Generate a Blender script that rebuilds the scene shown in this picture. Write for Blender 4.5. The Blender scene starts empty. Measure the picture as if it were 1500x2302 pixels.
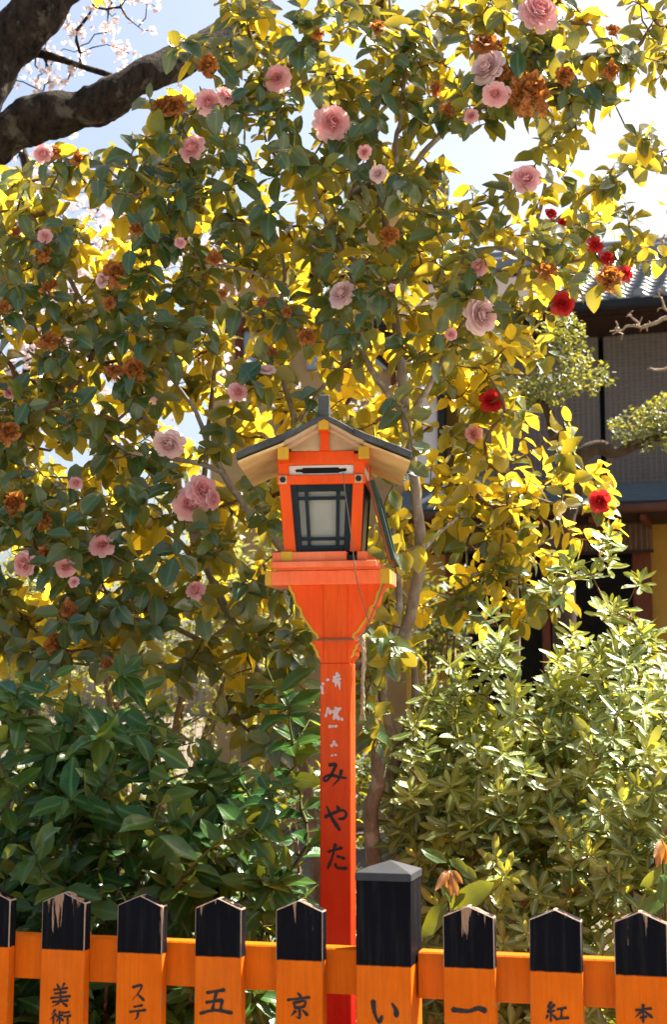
import bpy, bmesh, math, random
import numpy as np
from mathutils import Vector, Matrix

random.seed(7)
rng = np.random.default_rng(11)
R = math.radians
sc = bpy.context.scene
col = sc.collection

# ------------------------------------------------------------------ camera
PITCH = R(8.0); CAM_Z = 1.5; F = 3197.0
cam_d = bpy.data.cameras.new('camera')
cam_d.sensor_fit = 'VERTICAL'; cam_d.sensor_height = 36.0; cam_d.lens = 50.0
cam_d.clip_end = 2000; cam_d.clip_start = 0.05
cam_d.dof.use_dof = True; cam_d.dof.focus_distance = 3.75; cam_d.dof.aperture_fstop = 6.3
cam = bpy.data.objects.new('camera', cam_d); col.objects.link(cam)
cam.location = (0, 0, CAM_Z); cam.rotation_euler = (R(90) + PITCH, 0, 0)
sc.camera = cam

# ------------------------------------------------------------------ sky, sun, exposure
SUN_EL, SUN_AZ = R(53), R(59)          # azimuth measured from +Y towards +X: behind the trees, to the right
w = bpy.data.worlds.new('World'); sc.world = w; w.use_nodes = True
nt = w.node_tree
sky = nt.nodes.new('ShaderNodeTexSky'); sky.sky_type = 'NISHITA'; sky.sun_disc = False
sky.sun_elevation = SUN_EL; sky.sun_rotation = SUN_AZ
sky.air_density = 1.0; sky.dust_density = 5.0; sky.ozone_density = 0.4
nt.links.new(sky.outputs[0], nt.nodes['Background'].inputs[0])
nt.nodes['Background'].inputs[1].default_value = 0.060
sun_d = bpy.data.lights.new('sun', 'SUN'); sun_d.energy = 5.0; sun_d.angle = R(0.53); sun_d.color = (1.0, 0.93, 0.80)
sun = bpy.data.objects.new('sun', sun_d); col.objects.link(sun)
sv = Vector((math.sin(SUN_AZ)*math.cos(SUN_EL), math.cos(SUN_AZ)*math.cos(SUN_EL), math.sin(SUN_EL)))
sun.rotation_euler = sv.to_track_quat('Z', 'Y').to_euler(); sun.location = (6, 8, 12)
sc.view_settings.view_transform = 'Standard'; sc.view_settings.look = 'None'
sc.view_settings.exposure = 2.1; sc.view_settings.gamma = 1.0
sc.view_settings.use_curve_mapping = False
sc.cycles.use_denoising = True; sc.cycles.sample_clamp_indirect = 4.0
sc.cycles.max_bounces = 5; sc.cycles.diffuse_bounces = 2; sc.cycles.glossy_bounces = 2; sc.cycles.transmission_bounces = 3; sc.cycles.transparent_max_bounces = 8

# ------------------------------------------------------------------ measuring helpers (photo pixel + real distance -> point)
cp, sp = math.cos(PITCH), math.sin(PITCH)
def ray(px, py):
    a = (px - 750.0)/F; b = -(py - 1151.0)/F
    return Vector((a, cp - b*sp, sp + b*cp))
def P(px, py, Y):
    r = ray(px, py); t = Y/r.y
    return Vector((r.x*t, Y, CAM_Z + r.z*t))
def plane_hit(px, py, org, yaw, off=0.0):
    """hit of a sight line with an upright plane through org; returns (along, height)"""
    u = Vector((math.cos(yaw), -math.sin(yaw), 0)); n = Vector((-math.sin(yaw), -math.cos(yaw), 0))
    o = Vector((org[0], org[1], 0)) + n*off
    r = ray(px, py); c = Vector((0, 0, CAM_Z))
    d = Vector((r.x, r.y, 0)); t = (o - Vector((0, 0, 0))).dot(n)/d.dot(n)
    p = c + r*t
    return (Vector((p.x, p.y, 0)) - Vector((org[0], org[1], 0))).dot(u), p.z

# ------------------------------------------------------------------ material helpers
def hexc(*c): return (c[0], c[1], c[2], 1)
class NT:
    def __init__(s, name):
        s.m = bpy.data.materials.new(name); s.m.use_nodes = True
        s.t = s.m.node_tree; s.b = s.t.nodes['Principled BSDF']; s.out = s.t.nodes['Material Output']
    def n(s, typ, **kw):
        x = s.t.nodes.new('ShaderNode'+typ)
        for k, v in kw.items():
            if k.startswith('i_'):
                key = k[2:]; key = int(key) if key.isdigit() else key.replace('_', ' ')
                x.inputs[key].default_value = v
            else: setattr(x, k, v)
        return x
    def l(s, a, b): s.t.links.new(a, b)
    def mix(s, fac, a, b):
        x = s.n('Mix', data_type='RGBA')
        for sock, v in ((x.inputs[0], fac), (x.inputs[6], a), (x.inputs[7], b)):
            if hasattr(v, 'node'): s.l(v, sock)
            else: sock.default_value = v
        return x.outputs[2]
    def math(s, op, a, b=None, clamp=False):
        x = s.n('Math', operation=op, use_clamp=clamp)
        for i, v in enumerate((a, b)):
            if v is None: continue
            if hasattr(v, 'node'): s.l(v, x.inputs[i])
            else: x.inputs[i].default_value = v
        return x.outputs[0]
    def ramp(s, fac, a, b):
        x = s.n('MapRange'); s.l(fac, x.inputs[0]); x.inputs[1].default_value = a; x.inputs[2].default_value = b
        return x.outputs[0]
    def obj(s, scale=(1, 1, 1)):
        t = s.n('TexCoord'); m = s.n('Mapping'); m.inputs['Scale'].default_value = scale
        s.l(t.outputs['Object'], m.inputs[0]); return m.outputs[0]
    def noise(s, vec, scale, detail=4, rough=0.6):
        x = s.n('TexNoise'); x.inputs['Scale'].default_value = scale; x.inputs['Detail'].default_value = detail
        x.inputs['Roughness'].default_value = rough; s.l(vec, x.inputs['Vector']); return x.outputs[0]
    def bump(s, h, strength, dist=0.005):
        x = s.n('Bump'); x.inputs['Strength'].default_value = strength; x.inputs['Distance'].default_value = dist
        s.l(h, x.inputs['Height']); s.l(x.outputs[0], s.b.inputs['Normal']); return x

def paint(name, c, c2=None, wear=None, rough=0.5, grain=(30, 30, 4), wear_amt=0.72, bump=0.25):
    """painted, slightly weathered wood: two close tones, flecks of wear, wood grain relief"""
    k = NT(name); v = k.obj(grain); v1 = k.obj()
    n1 = k.noise(v1, 9, 5); colr = k.mix(k.ramp(n1, .35, .65), hexc(*c), hexc(*(c2 or [x*.85 for x in c])))
    g = k.noise(v, 3, 6)
    colr = k.mix(k.math('MULTIPLY', k.ramp(g, .45, .75), .35), colr, hexc(*[x*.55 for x in c]))
    colr = k.mix(k.math('MULTIPLY', k.ramp(k.noise(v1, 4, 7, .7), .5, .75), .30), colr, hexc(c[0]*.55+.05, c[1]*.8+.04, c[2]*.8+.03))
    if wear:
        f = k.ramp(k.math('ADD', k.noise(v1, 60, 6), k.math('MULTIPLY', g, .25)), wear_amt+.12, wear_amt+.16)
        colr = k.mix(f, colr, hexc(*wear))
    k.l(colr, k.b.inputs['Base Color']); k.b.inputs['Specular IOR Level'].default_value = .14
    k.l(k.math('ADD', k.math('MULTIPLY', n1, .2), rough-.1), k.b.inputs['Roughness'])
    k.bump(g, bump, .003)
    return k.m

def plain(name, c, rough=.6, c2=None, scale=6, metal=0, bump=.15, stretch=(1, 1, 1), spec=.2):
    k = NT(name); v = k.obj(stretch); n = k.noise(v, scale, 6)
    k.l(k.mix(k.ramp(n, .3, .7), hexc(*c), hexc(*(c2 or [x*.75 for x in c]))), k.b.inputs['Base Color'])
    k.b.inputs['Roughness'].default_value = rough; k.b.inputs['Metallic'].default_value = metal; k.b.inputs['Specular IOR Level'].default_value = spec
    k.bump(n, bump, .01); return k.m

def leaf_mat(name, dark, light, back, trans, rough=.3, tfac=.45, vein=.35, veins=10, spec=.5, yellow=(.30, .22, .02)):
    k = NT(name)
    at = k.n('Attribute', attribute_name='tint'); tint = at.outputs['Fac']
    uv = k.n('UVMap'); sx = k.n('SeparateXYZ'); k.l(uv.outputs[0], sx.inputs[0])
    av = k.math('ABSOLUTE', k.math('SUBTRACT', sx.outputs[1], .5))
    mid = k.math('SUBTRACT', 1.0, k.ramp(av, .01, .055))
    ph = k.math('MULTIPLY', k.math('SUBTRACT', sx.outputs[0], k.math('MULTIPLY', av, .55)), veins*6.283)
    sv_ = k.ramp(k.math('SINE', ph), .82, 1.0)
    vn = k.math('MAXIMUM', mid, k.math('MULTIPLY', sv_, .35))
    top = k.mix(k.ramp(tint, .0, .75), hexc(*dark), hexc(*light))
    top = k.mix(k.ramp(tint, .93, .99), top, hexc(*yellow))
    top = k.mix(k.math('MULTIPLY', vn, vein), top, hexc(*[min(1, x*2.2+.02) for x in light]))
    geo = k.n('NewGeometry')
    base = k.mix(geo.outputs['Backfacing'], top, hexc(*back))
    k.l(base, k.b.inputs['Base Color'])
    rr = k.math('ADD', k.math('MULTIPLY', geo.outputs['Backfacing'], .25), rough)
    k.l(rr, k.b.inputs['Roughness']); k.b.inputs['Specular IOR Level'].default_value = spec
    k.bump(k.math('MULTIPLY', vn, -1.0), .35, .002)
    tr = k.n('BsdfTranslucent'); tc = k.mix(tint, hexc(*trans), hexc(trans[0]*1.15, trans[1]*1.05, trans[2]))
    tc = k.mix(k.math('MULTIPLY', vn, .25), tc, hexc(trans[0]*.6, trans[1]*.6, trans[2]*.6))
    k.l(tc, tr.inputs[0])
    mx = k.n('MixShader'); k.l(k.math('ADD', k.math('MULTIPLY', k.math('POWER', tint, 1.6), tfac*1.3), tfac*.16), mx.inputs[0])
    k.l(k.b.outputs[0], mx.inputs[1]); k.l(tr.outputs[0], mx.inputs[2]); k.l(mx.outputs[0], k.out.inputs[0])
    return k.m

def petal_mat(name, inner, outer, trans, tfac=.35, rough=.5, mottled=0):
    k = NT(name); at = k.n('Attribute', attribute_name='tint')
    c = k.mix(at.outputs['Fac'], hexc(*inner), hexc(*outer))
    if mottled:
        n = k.noise(k.obj(), 6, 5); c = k.mix(k.ramp(n, .45, .62), c, hexc(*[x*mottled for x in inner]))
    k.l(c, k.b.inputs['Base Color']); k.b.inputs['Roughness'].default_value = rough
    tr = k.n('BsdfTranslucent'); tr.inputs[0].default_value = hexc(*trans)
    mx = k.n('MixShader'); mx.inputs[0].default_value = tfac
    k.l(k.b.outputs[0], mx.inputs[1]); k.l(tr.outputs[0], mx.inputs[2]); k.l(mx.outputs[0], k.out.inputs[0])
    return k.m

def bark_mat(name, c, c2, scale=18, lichen=None, bump=.6, dist=.01):
    k = NT(name); v = k.obj((1, 1, .45)); n = k.noise(v, scale, 8, .7); n2 = k.noise(k.obj(), scale*.35, 5)
    cc = k.mix(k.ramp(n, .35, .65), hexc(*c), hexc(*c2))
    if lichen: cc = k.mix(k.ramp(n2, .55, .66), cc, hexc(*lichen))
    k.l(cc, k.b.inputs['Base Color']); k.b.inputs['Roughness'].default_value = .9; k.b.inputs['Specular IOR Level'].default_value = .12
    k.bump(k.math('ADD', n, n2), bump, dist); return k.m

M = {}
M['vermilion'] = paint('vermilion_paint', (.84, .095, .010), (.74, .078, .008), wear=(.66, .28, .14), wear_amt=.80, rough=.5)
M['post_red'] = None
M['orange'] = None
M['yellow'] = paint('yellow_paint', (.62, .36, .03), (.50, .28, .025), wear=(.30, .22, .12), wear_amt=.70)
M['frame'] = paint('blue_black_paint', (.012, .024, .030), (.008, .016, .021), wear=(.10, .11, .10), wear_amt=.80, rough=.45)
M['green_old'] = paint('old_green_paint', (.035, .065, .045), (.02, .045, .035), wear=(.32, .12, .05), wear_amt=.62, rough=.55)
M['brown_edge'] = paint('bare_red_wood', (.26, .075, .025), (.16, .045, .02), rough=.6)
M['cream'] = plain('cream_board', (.66, .50, .33), .7, (.45, .30, .16), 7, bump=.2)
M['eave'] = plain('eave_board', (.78, .56, .26), .75, (.52, .33, .13), 9, bump=.3)
M['slate'] = plain('weathered_black_roof', (.035, .037, .04), .6, (.10, .105, .10), 22, bump=.5)
M['white_paint'] = plain('white_paint', (.74, .72, .67), .6, (.62, .58, .50), 12)
M['black'] = plain('black_void', (.008, .008, .009), .8)
M['iron'] = plain('dark_iron', (.035, .03, .028), .5, metal=.5)
M['ink'] = plain('black_ink', (.012, .012, .014), .55, (.02, .018, .018), 40)
M['rope'] = plain('hemp_rope', (.42, .34, .24), .9, (.25, .19, .13), 150, bump=.6)
M['wire'] = plain('brown_cord', (.22, .15, .10), .8, (.14, .10, .07), 90)
M['metalcap'] = plain('galvanised_cap', (.038, .040, .045), .6, (.026, .028, .032), 14, metal=.0, bump=.1)
M['bark_cam'] = bark_mat('camellia_bark', (.30, .25, .185), (.17, .138, .098), 40, (.42, .38, .31), .6, .006)
M['bark_cherry'] = bark_mat('cherry_bark', (.008, .006, .005), (.070, .050, .036), 30, (.15, .125, .095), 1.0, .05)
M['bark_twig'] = bark_mat('twig_bark', (.20, .12, .06), (.11, .065, .035), 60, None, .3, .002)
M['bark_pine'] = bark_mat('garden_tree_bark', (.10, .07, .045), (.05, .035, .025), 25, None, .8, .01)

def glass_mat():
    k = NT('frosted_pane'); n = k.noise(k.obj(), 14, 5)
    k.l(k.mix(k.ramp(n, .3, .7), hexc(.55, .54, .46), hexc(.42, .42, .36)), k.b.inputs['Base Color'])
    k.b.inputs['Roughness'].default_value = .3
    tr = k.n('BsdfTranslucent'); tr.inputs[0].default_value = hexc(.8, .78, .66)
    mx = k.n('MixShader'); mx.inputs[0].default_value = .45
    k.l(k.b.outputs[0], mx.inputs[1]); k.l(tr.outputs[0], mx.inputs[2]); k.l(mx.outputs[0], k.out.inputs[0]); return k.m
M['pane'] = glass_mat()

def post_mat():     # vermilion bleached towards the top; the darker red below has shade painted in too
    k = NT('faded_shaded_post'); v1 = k.obj(); s = k.n('SeparateXYZ'); k.l(v1, s.inputs[0])
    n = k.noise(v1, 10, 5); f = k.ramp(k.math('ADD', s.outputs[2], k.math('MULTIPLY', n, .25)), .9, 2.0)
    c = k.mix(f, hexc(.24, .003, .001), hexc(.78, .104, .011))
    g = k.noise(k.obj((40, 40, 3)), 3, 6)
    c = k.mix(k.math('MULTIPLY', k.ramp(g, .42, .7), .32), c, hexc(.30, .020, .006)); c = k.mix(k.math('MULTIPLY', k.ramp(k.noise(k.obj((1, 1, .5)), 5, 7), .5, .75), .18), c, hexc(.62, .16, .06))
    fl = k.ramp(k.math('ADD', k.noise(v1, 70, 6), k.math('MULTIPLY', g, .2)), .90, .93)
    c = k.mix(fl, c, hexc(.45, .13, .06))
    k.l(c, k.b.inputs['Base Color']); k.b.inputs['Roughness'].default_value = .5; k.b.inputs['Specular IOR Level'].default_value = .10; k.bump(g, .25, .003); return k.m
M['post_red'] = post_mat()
M['salmon'] = paint('faded_salmon_paint', (.88, .21, .085), (.80, .15, .050), wear=(.85, .45, .30), wear_amt=.72)

def picket_mat(name, zb, ztop, worn=False):
    """orange lacquer below zb, black above; black worn to bare wood in runs below the tip"""
    k = NT(name); v1 = k.obj(); s = k.n('SeparateXYZ'); k.l(v1, s.inputs[0]); z = s.outputs[2]
    oi = k.n('ObjectInfo'); off = k.n('VectorMath', operation='ADD'); k.l(v1, off.inputs[0])
    cmb = k.n('CombineXYZ'); k.l(k.math('MULTIPLY', oi.outputs['Random'], 37.0), cmb.inputs[0]); k.l(cmb.outputs[0], off.inputs[1])
    def nz(scale, sc3=(1, 1, 1), d=5):
        mp = k.n('Mapping'); mp.inputs['Scale'].default_value = sc3; k.l(off.outputs[0], mp.inputs[0]); return k.noise(mp.outputs[0], scale, d)
    n = nz(8); org = k.mix(k.ramp(n, .35, .65), hexc(.72, .136, .005), hexc(.62, .110, .004))
    gr = nz(4, (26, 26, 1.6), 7); org = k.mix(k.math('MULTIPLY', k.ramp(gr, .42, .72), .55), org, hexc(.42, .085, .006))
    org = k.mix(k.math('MULTIPLY', k.ramp(nz(3, (1, 1, .6), 7), .5, .72), .35), org, hexc(.52, .16, .035))
    fl = k.ramp(k.math('ADD', nz(90), k.math('MULTIPLY', gr, .15)), .80, .83); org = k.mix(fl, org, hexc(.45, .22, .08))
    bl = k.mix(k.ramp(n, .3, .7), hexc(.003, .003, .005), hexc(.005, .005, .008))
    bl = k.mix(k.math('MULTIPLY', k.ramp(nz(5, (12, 12, .8), 7), .5, .75), .6), bl, hexc(.022, .021, .022))
    run = nz(5, (9, 9, .9), 7)
    top = k.ramp(z, ztop-.10, ztop-.005)          # wear grows towards the tip
    pr = k.math('MULTIPLY', k.math('SUBTRACT', oi.outputs['Random'], .5), .10)
    f = k.ramp(k.math('ADD', k.math('ADD', run, pr), k.math('MULTIPLY', top, .20)), .735 if not worn else .34, .765 if not worn else .50)
    wood = k.mix(k.ramp(nz(30, (6, 6, 1)), .3, .7), hexc(.36, .20, .12), hexc(.22, .15, .11))
    if worn: wood = k.mix(k.ramp(nz(20), .4, .6), hexc(.30, .26, .22), hexc(.36, .22, .14))
    bl = k.mix(f, bl, wood)
    if worn: org = k.mix(k.ramp(nz(40), .5, .6), org, hexc(.40, .17, .05))
    band = k.ramp(k.math('ADD', z, k.math('MULTIPLY', nz(60), .004)), zb, zb+.003)
    k.l(k.mix(band, org, bl), k.b.inputs['Base Color'])
    k.b.inputs['Roughness'].default_value = .55; k.b.inputs['Specular IOR Level'].default_value = .04
    k.bump(nz(4, (30, 30, 3), 6), .6, .004); return k.m

# ------------------------------------------------------------------ mesh helpers
class MB:
    def __init__(s): s.v = []; s.f = []; s.m = []
    def add(s, vs, fs, mi=0):
        o = len(s.v); s.v += [tuple(x) for x in vs]
        for f in fs: s.f.append([i+o for i in f]); s.m.append(mi)
        return s
    def box(s, a, b, mi=0, mat=None):
        x0, y0, z0 = a; x1, y1, z1 = b
        vs = [Vector(p) for p in ((x0,y0,z0),(x1,y0,z0),(x1,y1,z0),(x0,y1,z0),(x0,y0,z1),(x1,y0,z1),(x1,y1,z1),(x0,y1,z1))]
        if mat: vs = [mat @ p for p in vs]
        return s.add(vs, [(0,3,2,1),(4,5,6,7),(0,1,5,4),(1,2,6,5),(2,3,7,6),(3,0,4,7)], mi)
    def prism(s, poly, y0, y1, mi=0, scale_back=None):
        """poly in (x, z), counter-clockwise seen from the front (-y)"""
        n = len(poly); b = poly if scale_back is None else scale_back(poly)
        vs = [(x, y0, z) for x, z in poly]+[(x, y1, z) for x, z in b]
        fs = [tuple(range(n)), tuple(range(2*n-1, n-1, -1))]
        for i in range(n): j = (i+1) % n; fs.append((i, i+n, j+n, j))
        return s.add(vs, fs, mi)
    def hexa(s, bot, top, mi=0):
        """bot/top: 4 points each, counter-clockwise seen from above"""
        return s.add(list(bot)+list(top), [(0,3,2,1),(4,5,6,7),(0,1,5,4),(1,2,6,5),(2,3,7,6),(3,0,4,7)], mi)
    def tube(s, pts, rad, sides=8, mi=0, cap=True):
        pts = [Vector(p) for p in pts]; n = len(pts)
        if not hasattr(rad, '__len__'): rad = [rad]*n
        ref = Vector((.31, .17, .93)); rings = []; o = len(s.v)
        prev = None
        for i, p in enumerate(pts):
            t = (pts[min(i+1, n-1)]-pts[max(i-1, 0)]).normalized()
            if prev is None:
                a = t.cross(ref)
                if a.length < .05: a = t.cross(Vector((1, 0, 0)))
            else: a = prev - t*prev.dot(t)
            a.normalize(); prev = a; b = t.cross(a)
            for k in range(sides):
                an = 2*math.pi*k/sides; s.v.append(tuple(p+(a*math.cos(an)+b*math.sin(an))*rad[i]))
        for i in range(n-1):
            for k in range(sides):
                k2 = (k+1) % sides
                s.f.append([o+i*sides+k, o+i*sides+k2, o+(i+1)*sides+k2, o+(i+1)*sides+k]); s.m.append(mi)
        if cap:
            s.f.append([o+k for k in range(sides-1, -1, -1)]); s.m.append(mi)
            s.f.append([o+(n-1)*sides+k for k in range(sides)]); s.m.append(mi)
        return s
    def build(s, name, mats, parent=None, bevel=0, smooth=False, worn=None, loc=None, rz=None):
        me = bpy.data.meshes.new(name); me.from_pydata(s.v, [], s.f)
        mats = mats if isinstance(mats, (list, tuple)) else [mats]
        for m in mats: me.materials.append(m)
        me.polygons.foreach_set('material_index', s.m)
        if bevel:
            bm = bmesh.new(); bm.from_mesh(me); bmesh.ops.recalc_face_normals(bm, faces=bm.faces)
            r = bmesh.ops.bevel(bm, geom=list(bm.edges), offset=bevel, segments=1, affect='EDGES', profile=.5, clamp_overlap=True)
            if worn is not None:
                for f in r['faces']: f.material_index = worn
            bm.to_mesh(me); bm.free()
        if smooth: me.polygons.foreach_set('use_smooth', [True]*len(me.polygons))
        me.update(); return link(name, me, parent, loc, rz)
def link(name, me, parent=None, loc=None, rz=None):
    o = bpy.data.objects.new(name, me); col.objects.link(o)
    if parent: o.parent = parent
    if loc is not None: o.location = loc
    if rz is not None: o.rotation_euler = (0, 0, rz)
    return o
def tag(o, label=None, cat=None, group=None, kind=None):
    if label: o['label'] = label
    if cat: o['category'] = cat
    if group: o['group'] = group
    if kind: o['kind'] = kind
    return o
def thing(name, label, cat, loc=(0, 0, 0), group=None, rz=0):
    o = link(name, None, None, loc); o.rotation_euler.z = rz; o.empty_display_size = .1
    return tag(o, label, cat, group)
def catmull(pts, n=8):
    pts = [Vector(p) for p in pts]
    if len(pts) < 3: return [pts[0].lerp(pts[-1], i/n) for i in range(n+1)]
    e = [pts[0]*2-pts[1]]+pts+[pts[-1]*2-pts[-2]]; out = []
    for i in range(1, len(e)-2):
        a, b, c, d = e[i-1], e[i], e[i+1], e[i+2]
        for k in range(n):
            t = k/n
            out.append(.5*((2*b)+(c-a)*t+(2*a-5*b+4*c-d)*t*t+(3*b-a-3*c+d)*t**3))
    out.append(pts[-1]); return out

# ------------------------------------------------------------------ brush lettering
def brush(mb, strokes, to_local, y, width):
    """flat brush strokes; strokes hold (points in photo pixels, style)"""
    for si, st in enumerate(strokes):
        pts, style = (st, 'n') if not isinstance(st[1], str) else st
        c = catmull([Vector((to_local(*p)[0], to_local(*p)[1], 0)) for p in pts], 7)
        n = len(c); vs = []
        for i, p in enumerate(c):
            t = i/(n-1); d = (c[min(i+1, n-1)]-c[max(i-1, 0)]).normalized(); q = Vector((-d.y, d.x, 0))
            if style == 'n': wd = width*(.62+.38*math.cos(t*3.0)**2)*(1 if t < .85 else 1-.45*(t-.85)/.15)
            elif style == 't': wd = width*(1.0-.86*t**1.4)           # tapering flick
            elif style == 'h': wd = width*(.55+.65*abs(t-.4)**.9)     # bone shaped horizontal
            elif style == 'd': wd = width*(.45+.85*t)*(1 if t < .8 else 1-2.2*(t-.8))   # drop
            wd *= 1+.10*math.sin(i*2.3+si)
            yy = y - .00008*si
            vs += [(p.x+q.x*wd/2, yy, p.y+q.y*wd/2), (p.x-q.x*wd/2, yy, p.y-q.y*wd/2)]
        # rounded ends
        e0 = c[0]-(c[1]-c[0]).normalized()*width*.28; e1 = c[-1]+(c[-1]-c[-2]).normalized()*width*(.28 if style != 't' else .1)
        yy = y-.00008*si
        vs += [(e0.x, yy, e0.y), (e1.x, yy, e1.y)]
        fs = [(2*i, 2*i+1, 2*i+3, 2*i+2) for i in range(n-1)]
        fs += [(2*n, 1, 0), (2*n-2, 2*n-1, 2*n+1)]
        mb.add(vs, fs)
    return mb

Z3 = lambda x, y: (x/1.974, 1880+y/1.974)
Z4 = lambda x, y: (740+x/1.974, 1880+y/1.974)
Z2 = lambda x, y: (560+x/3.409, 1400+y/3.409)
def zs(fn, strokes):
    out = []
    for st in strokes:
        pts, style = (st, 'n') if not isinstance(st[1], str) else st
        out.append(([fn(*p) for p in pts], style))
    return out
GLYPH = {
 'bi': zs(Z3, [([(250,655),(259,672)],'d'),([(284,652),(272,672)],'t'),([(236,681),(298,673)],'h'),([(240,698),(292,691)],'h'),([(222,718),(309,709)],'h'),
               ([(266,676),(266,713)],'n'),([(232,735),(300,727)],'h'),([(268,720),(256,741),(229,756)],'t'),([(272,736),(297,754)],'d')]),
 'jutsu': zs(Z3, [([(243,770),(226,791)],'t'),([(246,787),(219,814)],'t'),([(235,802),(233,850)],'n'),([(248,799),(276,792)],'h'),([(262,777),(262,850)],'n'),
               ([(261,802),(246,826)],'t'),([(266,803),(278,819)],'d'),([(271,779),(278,785)],'d'),([(285,783),(306,779)],'h'),([(281,800),(313,795)],'h'),([(298,798),(298,846)],'n')]),
 'su': zs(Z3, [([(590,670),(630,661),(618,692),(587,728)],'t'),([(611,698),(641,729)],'d')]),
 'te': zs(Z3, [([(596,757),(633,750)],'h'),([(578,779),(649,771)],'h'),([(615,776),(611,800),(597,817)],'t')]),
 'go': zs(Z3, [([(925,694),(1004,682)],'h'),([(967,690),(948,778)],'n'),([(922,737),(992,727)],'h'),([(993,727),(985,778)],'n'),([(895,786),(960,772),(1036,784)],'h')]),
 'kyo': zs(Z3, [([(1328,695),(1342,713)],'d'),([(1283,726),(1381,715)],'h'),([(1311,737),(1316,764)],'n'),([(1312,738),(1361,732),(1355,760)],'n'),([(1317,761),(1355,757)],'n'),
               ([(1335,763),(1336,806),(1320,799)],'t'),([(1318,775),(1299,797)],'t'),([(1350,772),(1372,795)],'d')]),
 'i': zs(Z4, [([(196,730),(203,785),(222,824),(236,798)],'n'),([(281,743),(297,770),(300,799)],'d')]),
 'ichi': zs(Z4, [([(555,769),(625,776),(668,764),(702,775)],'h')]),
 'kurenai': zs(Z4, [([(981,735),(966,757),(986,758)],'n'),([(994,747),(964,779),(996,773)],'n'),([(979,776),(979,822)],'n'),([(965,794),(957,812)],'t'),([(988,792),(999,805)],'d'),
               ([(1008,767),(1046,760)],'h'),([(1027,764),(1025,806)],'n'),([(1000,811),(1058,804)],'h')]),
 'hon': zs(Z4, [([(1355,771),(1424,763)],'h'),([(1388,746),(1388,826)],'n'),([(1386,770),(1353,803)],'t'),([(1390,772),(1429,804)],'d'),([(1375,804),(1403,799)],'h')]),
 'mi': zs(Z2, [([(640,1091),(690,1086),(680,1122),(640,1192),(612,1214),(599,1198),(618,1176),(660,1170),(710,1180),(774,1191)],'n'),([(737,1130),(718,1195),(662,1256)],'t')]),
 'ya': zs(Z2, [([(609,1490),(680,1457),(745,1436),(775,1462),(758,1497),(716,1503)],'n'),([(702,1405),(719,1432)],'d'),([(623,1408),(665,1500),(724,1590)],'d')]),
 'ta': zs(Z2, [([(634,1756),(740,1724)],'h'),([(691,1697),(668,1790),(632,1884)],'n'),([(704,1790),(760,1806)],'h'),([(689,1850),(706,1878),(777,1881)],'h')]),
 'old1': zs(Z2, [[(704,384),(688,445)],[(676,421),(724,402)],[(672,446),(731,427)],([(698,440),(690,492)],'t'),[(716,430),(712,455)],([(716,452),(726,514)],'t'),[(583,486),(592,544)],[(624,438),(640,436)],[(588,465),(600,468)]]),
 'old2': zs(Z2, [([(634,652),(612,722)],'n'),([(652,668),(646,698)],'d'),([(694,648),(676,742)],'n'),([(668,684),(733,655)],'n'),([(692,690),(718,742)],'d'),[(737,732),(747,745)],([(716,655),(690,735)],'n'),[(640,795),(704,792)]]),
 'old3': zs(Z2, [([(655,944),(680,930),(704,942)],'n'),([(680,908),(676,944)],'t'),([(664,1015),(670,1024)],'t'),([(692,1010),(690,1022)],'t')]),
}

# ------------------------------------------------------------------ ground
def ground_mat():
    k = NT('garden_soil'); v = k.obj(); n = k.noise(v, 3, 8); n2 = k.noise(v, 40, 5)
    c = k.mix(k.ramp(n, .35, .65), hexc(.075, .055, .035), hexc(.13, .10, .065)); c = k.mix(k.ramp(n2, .55, .65), c, hexc(.16, .13, .08))
    k.l(c, k.b.inputs['Base Color']); k.b.inputs['Roughness'].default_value = .95; k.bump(n2, .6, .03); return k.m
def paving_mat():
    k = NT('stone_paving'); v = k.obj(); br = k.n('TexBrick'); k.l(v, br.inputs['Vector'])
    br.inputs['Color1'].default_value = hexc(.34, .32, .29); br.inputs['Color2'].default_value = hexc(.27, .26, .24); br.inputs['Mortar'].default_value = hexc(.12, .11, .10)
    br.inputs['Scale'].default_value = 1.6; br.inputs['Mortar Size'].default_value = .012
    n = k.noise(v, 12, 6); c = k.mix(k.ramp(n, .3, .7), br.outputs[0], hexc(.24, .23, .21)); c2 = k.mix(.4, br.outputs[0], c)
    k.l(c2, k.b.inputs['Base Color']); k.b.inputs['Roughness'].default_value = .8; k.bump(n, .3, .01); return k.m
tag(MB().add([(-400,-400,0),(400,-400,0),(400,400,0),(-400,400,0)], [(0,1,2,3)]).build('ground', ground_mat()), kind='structure')
tag(MB().box((-40,-12,-.2),(40,2.55,.06)).build('street', paving_mat()), kind='structure')

# ------------------------------------------------------------------ fence
FY = R(14.5); FO = P(867, 2150, 3.04); FO = Vector((FO.x, FO.y, 0))
fence = thing('picket_fence', 'orange picket fence with black pointed tips and brushed black characters', 'fence', (FO.x, FO.y, 0), rz=-FY)
def FH(px, py, off=0): return plane_hit(px, py, FO, FY, off)
ZB = sum(FH(x, y)[1] for x, y in ((138,2142),(313,2147),(493,2152),(676,2160),(1058,2173),(1246,2181),(1438,2186)))/7
ZT = sum(FH(x, y)[1] for x, y in ((138,2013),(313,2018),(493,2020),(676,2026),(1058,2032),(1246,2036),(1438,2044)))/7
PK = picket_mat('picket_lacquer', ZB, ZT); PKW = picket_mat('picket_worn_edge', ZB, ZT, True)
M['orange'] = PK
SPACING = .180; PW = .1045
centers = {138: ['bi', 'jutsu'], 313: ['su', 'te'], 493: ['go'], 676: ['kyo'], 1058: ['ichi'], 1246: ['kurenai'], 1438: ['hon']}
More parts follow.
